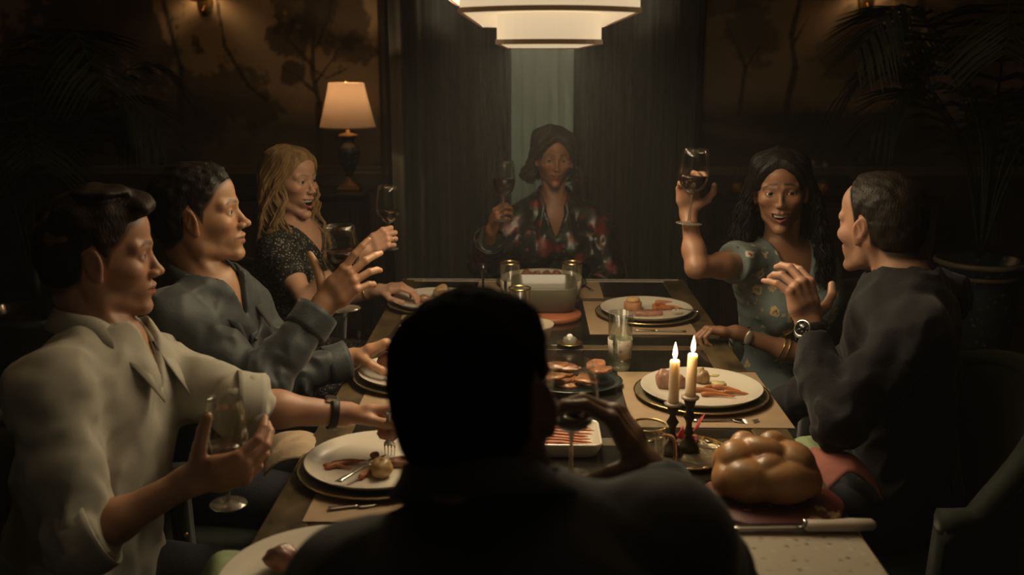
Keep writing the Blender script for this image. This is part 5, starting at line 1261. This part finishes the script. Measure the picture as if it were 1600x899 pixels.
    if g.get('collar'):
        co, chh, lf = g['collar']; G = []; axis = unit(nk0-nb); Rn = np.stack([X, F_, U], 1); vd = g.get('vee', (.05, .03, 0))[0] if g.get('vee') else .02
        for r_, zz, pz in ((nr+.014, -.034, 0), (nr+.010, -.010, 0), (nr+.011, .016, 0), (nr+.013, chh, 0), (nr+.018, chh+.003, 0), (nr+.026, chh-.010, .35), (nr+.034+lf*.3, chh-lf*.72, 1.0)):
            row = []
            for a in np.linspace(-math.pi+co, math.pi-co, 40):
                fr2 = max(0, (abs(a)-1.9)/(math.pi-co-1.9)); x, y = -math.sin(a), -math.cos(a)
                dn = fr2**1.5
                rr = r_*(1+.10*dn)+.012*pz*dn
                row.append(nb+X*(x*rr+np.sign(-a)*(-1)*0)+F_*(y*rr*1.12+.012+.02*dn)+U*(-.040*dn-lf*.95*pz*dn)+axis*(zz+g.get('cz', .040)))
            G.append(row)
        strip('collar', G, g.get('collar_mat', cm), .0024)
    if g.get('placket'):
        G = []; w_ = .016
        bs = []
        for t in np.linspace(.10, .92, 26):
            row = []
            for x in (-w_, -w_/2, 0, w_/2, w_):
                p0 = pt(t, x+g.get('px', 0), .30); dr = -F_; st = 0
                for _ in range(24):
                    st_ = top(p0[None])[0]; p0 = p0+dr*st_*.8
                    if abs(st_) < .0006: break
                row.append(p0+F_*.0025)
            G.append(row)
        G = A(G)
        if np.abs(np.diff(G, axis=0)).max() < .12:
            k0 = g['placket'][0]; G = G[k0:]
            strip('placket', G, cm, .003)
            for i in range(1, len(G), 4): local(MB().ball(G[i, 2]+F_*.003, (.0052, .0052, .0052), 10, 6).build('button', M['button']), root)
    if not g.get('skirt'):
        pts = np.stack([pv]+kn+an_); V, Q = mesh_sdf(lambda p: legs(p)-.006-.003*nz(p, 20, 8), pts.min(0)-.17, pts.max(0)+.10, .009); V = V[:]; np_mesh('trousers', V, Q, g['legs'], root)
    else:
        for k in (0, 1): local(MB().tube([kn[k]*.5+an_[k]*.5, kn[k]*.2+an_[k]*.8, an_[k]], [.046, .036, .030], 14).build('calf', mat('skin_'+c['id'], tuple(c['skin']), .5)), root)
    fw = A(c.get('foot', unit(kn[0]+kn[1]-hip[0]-hip[1])), float); fw[2] = 0; fw = unit(fw)
    for k in (0, 1):
        def shoe(p, a=an_[k]):
            t = A([a[0], a[1], .035]); d = smin(s_cone(p, t-fw*.03+A([0, 0, .01]), t+fw*.15-A([0, 0, .004]), .036, .028), s_cone(p, t-fw*.02, A([a[0], a[1], .10]), .036, .036), .03); return smax(d, .002+.012-p[..., 2], .004)
        a = an_[k]; V, Q = mesh_sdf(shoe, A([a[0], a[1], 0])-A([.25, .25, .02]), A([a[0], a[1], .2])+A([.25, .25, 0]), .008); np_mesh('shoe', V, Q, g.get('shoe', M['strap']), root)
    c['_'] = dict(root=root, hands=hands, R=R, X=X, F=F_, U=U, el=el, wr=wr, sh=sh, nb=nb, pt=pt, top=top, skin=skin)
    return c
def band(c, k, fr_, w_, th, r, m_, name, label=None, segs=36, bumpy=0):
    """a band round a forearm at fraction fr_ from elbow to wrist"""
    q = c['_']; e, w = q['el'][k], q['wr'][k]; dr = unit(w-e); p = e+(w-e)*fr_; Rf = frame_z(dr); G = []
    for z in np.linspace(-w_/2, w_/2, 4): G.append([p+Rf @ A([(r*(1+bumpy*math.sin(14*a)))*math.cos(a), r*.92*math.sin(a), z]) for a in np.linspace(0, 2*math.pi, segs, endpoint=False)])
    o = MB().sheet(A(G), th, closed=True).build(name, m_, None, label); return local(o, q['root']), p, Rf, dr
# ------------------------------------------------------------------ the seven diners
shirt_c = weave(mat('cream_shirt', (.42, .40, .33), .85, var=.06, vscale=300), 1500, .3)
teal = mat('teal_shirt', (.022, .031, .034), .6, bump=.15, bscale=200, sheen=.2)
dress_b = speckle('black_dress', (.008, .008, .008), [(.45, .42, .34), (.3, .28, .22), (.008, .008, .008)], 130, .16, .42, .7)
silk = speckle('floral_silk', (.018, .022, .020), [(.17, .018, .02), (.05, .055, .045), (.018, .022, .02), (.22, .05, .05)], 15, .25, .5, .3,
               [([(.018, .022, .02), (.18, .02, .022), (.018, .022, .02), (.06, .075, .05)], 24, .16, .4), ([(.20, .15, .09), (.02, .02, .02), (.26, .08, .08), (.018, .02, .018)], 34, .10, .30)])
floral = speckle('blue_floral_dress', (.135, .175, .175), [(.50, .42, .26), (.48, .36, .16), (.135, .175, .175), (.52, .46, .34)], 21, .28, .34, .8,
                 [([(.30, .05, .035), (.14, .18, .18), (.30, .12, .03), (.26, .05, .05)], 21, .11, .15, 0), ([(.07, .08, .04), (.135, .175, .175), (.40, .32, .18)], 34, .14, .20)])
knit = mat('navy_knit', (.0065, .0065, .0095), .9, bump=.3, bscale=160, sheen=.1)
suit = mat('black_suit', (.007, .008, .010), .8, bump=.3, bscale=300, sheen=.25)
jeans = mat('dark_trousers', (.012, .014, .020), .85, bump=.3, bscale=200)

for m_, sc_, di_ in ((shirt_c, 9, .010), (teal, 9, .012), (dress_b, 12, .006), (silk, 9, .012), (floral, 13, .008), (knit, 9, .012), (suit, 6, .006), (jeans, 8, .01)): wrinkle(m_, sc_, di_)

wb = M['wax'].node_tree.nodes['Principled BSDF']; wb.inputs['Subsurface Weight'].default_value = 1; wb.inputs['Subsurface Radius'].default_value = (.020, .016, .012)

P1 = person(dict(id='cream', fem=False, hs=1.02, c=at(154, 398, 1.82), f=(.955, .28, -.02), smile=.15, skin=(.44, .235, .145), hair=(.022, .014, .009), browc=(.03, .018, .01), beard=.18, fade=.7, nose=1.0, gaze=(.9, .35, -.02), eye=.75,
    label='young man in a cream shirt with rolled sleeves holding a nearly empty wine glass', neck=at(174, 546, 1.80), pelvis=(-.86, 1.72, .57), sh=[at(78, 612, 1.62), at(232, 575, 1.97)], el=[at(125, 845, 1.52), at(382, 636, 1.83)],
    wr=[at(296, 752, 1.585), at(541, 648, 1.90)],
    hands=[dict(d=(.93, .05, .22), n=(.15, .85, .50), curl=[(34, 34, 20), (40, 40, 24), (46, 44, 26), (50, 46, 28)], thumb=((.45, .85, .15), (.50, .84, .20), (.55, .80, .25)), spread=(8, 1, -5, -10), s=1.07), dict(d=(.97, .02, .10), n=(.05, -.35, -.93), curl=HANDS['fist'], thumb=((.80, .50, .25), (.92, .10, .30), (.95, -.10, .25)))],
    knee=[(-.42, 1.60, .50), (-.42, 1.84, .50)], ankle=[(-.40, 1.60, .09), (-.40, 1.86, .09)], cap=(.0055, 50, .009), quiff=[((.01, .076, .090), (.044, .028, .020)), ((-.02, .05, .104), (.04, .045, .015)), ((.02, .01, .118), (.045, .05, .012))], comb=(0, .55, .45),
    cloth=dict(name='shirt', mat=shirt_c, sleeve=[('f', 0, .18), ('f', 0, .14)], cuff=.05, inf=.016, slv=1.25, fold=.0085, collar=(.42, .036, .060), vee=(.060, .020, 0), placket=(1,), legs=jeans, seed=3, neck_open=.004)))
P2 = person(dict(id='teal', fem=False, hs=1.0, c=at(309, 336, 2.25), f=(.965, .10, .12), smile=.55, skin=(.43, .235, .13), hair=(.010, .008, .007), browc=(.015, .01, .008), fade=.9, nose=1.05, gaze=(.95, .2, -.05), beard=.10, eye=.72, lip=A([.36, .14, .10]),
    label='man in a dark teal button-up shirt seen in profile, between cream-shirt man and blonde woman', neck=at(330, 456, 2.24), pelvis=(-.84, 2.30, .57), sh=[at(262, 505, 2.08), at(385, 485, 2.40)], el=[at(412, 602, 2.02), at(450, 590, 2.34)],
    wr=[at(505, 478, 2.14), at(550, 560, 2.42)],
    hands=[dict(d=(.70, .0, .68), n=(.45, .75, .05), curl=[(6, 12, 8), (20, 30, 14), (30, 40, 20), (40, 44, 24)], thumb=THUMBS['up'], spread=(10, 2, -5, -12)), dict(d=(.86, .20, .35), n=(.2, -.3, -.9), curl=HANDS['grip'], thumb=THUMBS['grip'])],
    knee=[(-.42, 2.17, .50), (-.42, 2.42, .50)], ankle=[(-.40, 2.17, .09), (-.40, 2.42, .09)], cap=(.0035, 100, .009), comb=(0, .1, .5),
    cloth=dict(name='shirt', mat=teal, sleeve=[('f', 0, .90), ('f', 0, .90)], cuff=.055, inf=.014, slv=1.15, fold=.0085, collar=(.40, .034, .052), vee=(.030, .012, 0), placket=(1,), legs=jeans, seed=5)))
P3 = person(dict(id='blonde', fem=True, hs=.90, c=at(454, 281, 3.18), f=(.88, -.47, -.02), open=.95, smile=.9, skin=(.52, .30, .20), hair=(.26, .165, .075), browc=(.16, .09, .04), fade=.3, gaze=(.8, -.3, 0), eye=.85, lip=A([.45, .12, .10]), hh=.0021,
    label='laughing blonde woman in a black dress with white flecks, third on the left', neck=at(462, 362, 3.20), pelvis=(-.82, 3.20, .57), sh=[at(434, 396, 3.06), at(498, 388, 3.33)], el=[at(478, 468, 2.92), at(492, 480, 3.30)],
    wr=[at(570, 392, 2.94), at(592, 454, 3.20)],
    hands=[dict(d=(.80, -.05, .50), n=(.50, .80, -.05), curl=HANDS['fist'], thumb=THUMBS['fist'], s=.88), dict(d=(.96, -.05, .18), n=(.1, .1, -.98), curl=[(30, 35, 20), (34, 38, 20), (38, 40, 20), (42, 40, 20)], thumb=THUMBS['relax'], s=.88)],
    knee=[(-.44, 3.08, .50), (-.44, 3.30, .50)], ankle=[(-.42, 3.08, .09), (-.42, 3.30, .09)], cap=(.0010, 40, .009),
    long=dict(seed=3, n=760, phi0=50, part=.012, w=.118, end=-.37, m=28, wave=.012, freq=50, r=.0040, fwd=.050, w2=1.05, w3=.95, pw=.8),
    cloth=dict(name='dress', mat=dress_b, sleeve=[('u', 0, .62), ('u', 0, .62)], inf=.010, slv=1.6, fold=.003, skirt=True, legs=jeans, seed=7, neck_open=.012, vee=(.06, .05, 0), shoe=M['strap'])))
P4 = person(dict(id='host', fem=True, hs=.91, c=at(866, 246, 3.85), f=(.10, -.985, -.08), smile=.8, skin=(.27, .125, .065), arch=.040, hair=(.034, .021, .014), browc=(.02, .01, .007), fade=.2, gaze=(-.1, -.9, -.2), eye=.75, lip=A([.20, .05, .045]), hh=.0021, roll=.03,
    label='woman with a brown bob in a dark floral silk shirt at the table head', neck=at(866, 322, 3.90), pelvis=(.10, 3.98, .57), sh=[at(806, 352, 3.88), at(930, 352, 3.90)], el=[at(757, 412, 3.82), at(950, 430, 3.84)],
    wr=[at(768, 360, 3.60), at(930, 455, 3.72)],
    hands=[dict(d=(.25, -.55, .75), n=(.90, .30, .15), curl=HANDS['grip'], thumb=THUMBS['grip'], s=.88), dict(d=(-.6, -.7, -.2), n=(0, 0, -1), curl=HANDS['relax'], s=.85)],
    knee=[(.22, 3.52, .50), (-.02, 3.52, .50)], ankle=[(.22, 3.50, .09), (-.02, 3.50, .09)], cap=(.0012, 40, .019),
    long=dict(seed=5, n=560, phi0=62, part=.022, w=.112, end=-.115, m=20, wave=.012, freq=75, r=.0046, fwd=.010, w2=1.10, w3=.86, pw=.85),
    cloth=dict(name='shirt', mat=silk, sleeve=[('f', 0, .72), ('f', 0, .8)], inf=.016, slv=1.7, cuff=.04, fold=.008, collar=(.62, .030, .075), vee=(.095, .036, 0), legs=jeans, seed=9, neck_open=.004)))
P5 = person(dict(id='floral', fem=True, hs=.93, c=at(1219, 297, 2.85), f=(-.22, -.975, -.01), open=.62, smile=1.0, skin=(.30, .150, .085), arch=.034, hair=(.006, .005, .004), browc=(.012, .008, .006), worry=1, fade=.4, gaze=(.0, -.98, .0), eye=.8, lip=A([.30, .075, .06]), roll=-.05, hh=.002,
    label='woman with long dark hair in a light blue floral wrap dress raising a glass', neck=at(1222, 392, 2.90), pelvis=(.80, 2.92, .57), sh=[at(1172, 412, 2.84), at(1280, 420, 2.93)], el=[at(1088, 418, 2.66), at(1262, 560, 2.76)],
    wr=[at(1076, 334, 2.76), at(1150, 520, 2.76)],
    hands=[dict(d=(-.10, -.05, .98), n=(.25, -.95, .05), curl=[(38, 44, 28), (40, 50, 30), (44, 54, 32), (46, 56, 34)], thumb=((.45, .78, .40), (.75, .42, .45), (.85, -.05, .45)), spread=(10, 3, -6, -14), s=.90), dict(d=(-.95, .05, .10), n=(-.1, -.2, -.97), curl=HANDS['grip'], thumb=THUMBS['grip'], s=.88)],
    knee=[(.44, 3.0, .50), (.44, 2.78, .50)], ankle=[(.42, 3.0, .09), (.42, 2.78, .09)], cap=(.0020, 40, .016),
    long=dict(seed=8, n=820, phi0=58, part=.004, w=.134, end=-.31, m=30, wave=.009, freq=85, r=.0040, fwd=.020, w2=1.10, w3=1.10, loose=1.2, pw=.85),
    cloth=dict(name='wrap_dress', mat=floral, sleeve=[('u', 0, .34), ('u', 0, .62)], inf=.009, slv=1.2, puff=.070, fold=.0035, skirt=True, legs=jeans, seed=11, vee=(.16, .055, -.15), neck_open=.006, h=.0045, shoe=M['strap'])))
P6 = person(dict(id='dark', fem=False, hs=1.0, c=at(1376, 352, 2.28), f=(-.58, .81, -.04), smile=.9, skin=(.46, .25, .16), hair=(.020, .014, .010), browc=(.05, .03, .02), beard=.35, fade=.95, nose=1.0, eye=.45, hl=([-.12, -.06, -.024, -.014, .002, .012, .018, .026, .038, .052, .066, .12], [-.070, -.062, -.034, .020, .030, .012, .000, .040, .072, .094, .110, .115]),
    label='man in a dark knit sweater with receding hair and watch, hand raised', neck=at(1412, 448, 2.22), pelvis=(.86, 2.16, .57), sh=[at(1468, 462, 2.44), at(1432, 520, 2.05)], el=[at(1300, 600, 2.38), at(1306, 655, 1.98)],
    wr=[at(1210, 640, 2.46), at(1264, 512, 2.12)],
    hands=[dict(d=(-.9, .2, -.1), n=(0, 0, -1), curl=HANDS['relax']), dict(d=(-.22, .20, .93), n=(-.40, .88, .10), curl=[(44, 26, 14), (36, 40, 18), (42, 42, 18), (34, 30, 14)], thumb=((.30, .92, .10), (.60, .78, .15), (.80, .50, .35)), spread=(4, -6, -17, -32), s=1.04)],
    knee=[(.50, 2.36, .50), (.48, 2.06, .50)], ankle=[(.44, 2.32, .09), (.44, 2.06, .09)], cap=(.0026, 70, .011), comb=(0, .8, .3),
    cloth=dict(name='sweater', mat=knit, sleeve=[('f', 0, .93), ('f', 0, .86)], inf=.016, slv=1.3, fold=.0085, legs=jeans, seed=13, neck_open=.006)))
P7 = person(dict(id='fore', fem=False, hs=1.0, roll=.20, c=at(747, 632, 1.0), f=(.42, .90, -.02), skin=(.19, .10, .055), hair=(.003, .003, .003), hspec=.02, hrough=.95, browc=(.01, .01, .01), fade=.95, beard=.5, gaze=(.2, 1, 0),
    label='man in a black suit jacket seen from behind, nearest the camera', neck=at(785, 838, .955), pelvis=(.0, .72, .57), sh=[at(1035, 858, .97), at(560, 935, .96)], el=[at(1105, 930, 1.20), at(520, 1100, 1.12)],
    wr=[at(1012, 734, 1.38), at(620, 1010, 1.32)],
    hands=[dict(d=(-.50, .12, .85), n=(-.83, .20, -.50), curl=[(30, 34, 22), (38, 44, 26), (46, 50, 28), (50, 52, 30)], thumb=THUMBS['cee'], spread=(8, 1, -5, -10), s=1.08), dict(d=(.6, .7, -.2), n=(0, 0, -1), curl=HANDS['relax'])],
    knee=[(.14, 1.16, .50), (-.10, 1.16, .50)], ankle=[(.15, 1.18, .09), (-.11, 1.18, .09)], cap=(.0022, 75, .012), comb=(0, -.2, .4),
    cloth=dict(name='suit_jacket', mat=suit, sleeve=[('f', 0, .88), ('f', 0, .9)], inf=.022, slv=1.4, fold=.003, collar=(.75, .034, .050), cz=.050, legs=suit, seed=15, neck_open=-.006)))


def held(px, py, Y, ax, h, rb, label, **k): return goblet(at(px, py, Y), ax, h, rb, label, **k)
held(357, 789, 1.64, (.03, .0, 1), .200, .039, 'nearly empty wine glass cradled by the man in the cream shirt', fill=.30)
held(539, 484, 2.20, (-.03, 0, 1), .195, .042, 'wine glass held up by the man in the teal shirt', fill=.50)
held(607, 389, 2.99, (.02, 0, 1), .195, .038, 'wine glass in the fist of the laughing blonde woman', fill=.35)
held(786, 345, 3.52, (.02, 0, 1), .215, .042, 'tall glass of red wine raised by the woman at the head of the table', fill=.50)
held(1076, 350, 2.70, (.06, 0, 1), .205, .042, 'wine glass held high by the woman in the blue floral dress', fill=.42)
held(892, 747, 1.42, (.0, .0, 1), .185, .040, 'blurred wine glass held by the foreground man in black', fill=.25)

# watches, bracelets, ring, earrings, belt
o, p, Rf, dr = band(P1, 1, .86, .016, .003, .0315, M['strap'], 'wristband'); 
o2 = MB().box((-.004, -.012, -.012), (.004, .012, .012), bev=.002, R=frame_z(dr)).build('band_clasp', M['watch']); o2.location = p+A([0, -.0, .031])-A(P1['_']['root'].location); o2.parent = P1['_']['root']
o, p, Rf, dr = band(P6, 1, .94, .020, .003, .0335, M['strap'], 'watch_strap'); q = P6['_']
nrm = unit(A([-.55, -.80, .1])-dr*A([-.55, -.80, .1]).dot(dr)); wc = MB()
wc.lathe([(0, 0), (.0195, 0), (.021, .003), (.021, .007), (.0185, .010), (.0165, .0095)], p+nrm*.031, 36, axis=nrm); w_ = local(wc.build('watch_case', M['watch']), q['root'])
local(MB().lathe([(0, .0088), (.0172, .0088), (.0172, .0093), (0, .0093)], p+nrm*.031, 32, axis=nrm).build('watch_dial', M['dial']), q['root'])
mk = MB(); Fz = frame_z(nrm)
for i in range(12):
    a = i*math.pi/6; mk.ball(p+nrm*.0408+Fz @ A([.0135*math.cos(a), .0135*math.sin(a), 0]), .0009, 6, 4)
for a, L_ in ((.6, .010), (2.4, .013)): mk.tube([p+nrm*.0410, p+nrm*.0410+Fz @ A([L_*math.cos(a), L_*math.sin(a), 0])], .0006, 5)
local(mk.build('watch_hands', M['watch']), q['root'])
band(P3, 1, .82, .006, .003, .0245, M['brass'], 'bracelet')
band(P4, 0, .60, .006, .002, .05, M['gold'], 'bracelet') if 0 else None
o, p, Rf, dr = band(P5, 1, .86, .005, .002, .0275, M['silver'], 'bracelet'); q = P5['_']
nn = unit(A([0, -1, .1])-dr*A([0, -1, .1]).dot(dr)); Fz = frame_z(nn)
local(MB().ball(p+nn*.028, (.011, .022, .0035), 16, 10, R=np.stack([dr, np.cross(nn, dr), nn], 1)).build('leaf_charm', mat('pale_metal', (.62, .56, .45), .35, metal=.7)), q['root'])
band(P5, 1, .40, .003, .002, .0405, M['gold'], 'bracelet'); band(P5, 1, .33, .003, .002, .0415, M['gold'], 'bracelet')
for k in (-1, 1):
    q = P4['_']; e = A(P4['c'])+q['R'] @ A([k*.080, -.008, -.045])*P4['hs']; local(MB().ball(e, (.006, .004, .008), 10, 8).build('earring', M['gold']), q['root'])
q = P3['_']; H = q['hands'][0]; ch = H['fingers'][2][0]; mid = (ch[0]*.45+ch[1]*.55)
local(MB().lathe([(ch[2]*1.05, -.0015), (ch[2]*1.18, 0), (ch[2]*1.05, .0015)], mid, 20, axis=ch[1]-ch[0]).build('ring', M['gold']), q['root'])
# wrap seam and waist tie on the floral dress
q = P5['_']
def on_cloth(t, x, q=q, lift=.002):
    p0 = q['pt'](t, x, .30)
    for _ in range(30):
        s_ = q['top'](p0[None])[0]; p0 = p0-q['F']*s_*.8
        if abs(s_) < .0008: break
    return p0+q['F']*lift
for name, ends_ in (('wrap_edge', [(.10, -.075), (.30, .0), (.44, .06), (.58, .115)]), ('waist_tie', [(.50, .125), (.57, .05), (.61, -.04), (.60, -.12)])):
    pts = smooth_path([on_cloth(t, x) for t, x in ends_], 8)
    if np.abs(np.diff(pts, axis=0)).max() < .08: local(MB().tube(pts, .0032 if name == 'wrap_edge' else .006, 6).build(name, floral), q['root'])
# jacket collar line of the shirt under the suit
q = P7['_']

# haze in the room
m = MB(); m.box((XL+.01, -2.3, .015), (XR-.01, YB-.1, ZC-.01)); hz_ = m.build('room_haze', bpy.data.materials.new('room_haze'), None, 'thin warm haze hanging in the air of the whole room', 'haze', None, 'stuff')
mt = hz_.data.materials[0]; mt.use_nodes = True; mt.node_tree.nodes.clear(); vo = mt.node_tree.nodes.new('ShaderNodeVolumeScatter'); vo.inputs['Density'].default_value = HAZE; vo.inputs['Anisotropy'].default_value = .3
ou = mt.node_tree.nodes.new('ShaderNodeOutputMaterial'); mt.node_tree.links.new(vo.outputs[0], ou.inputs['Volume'])
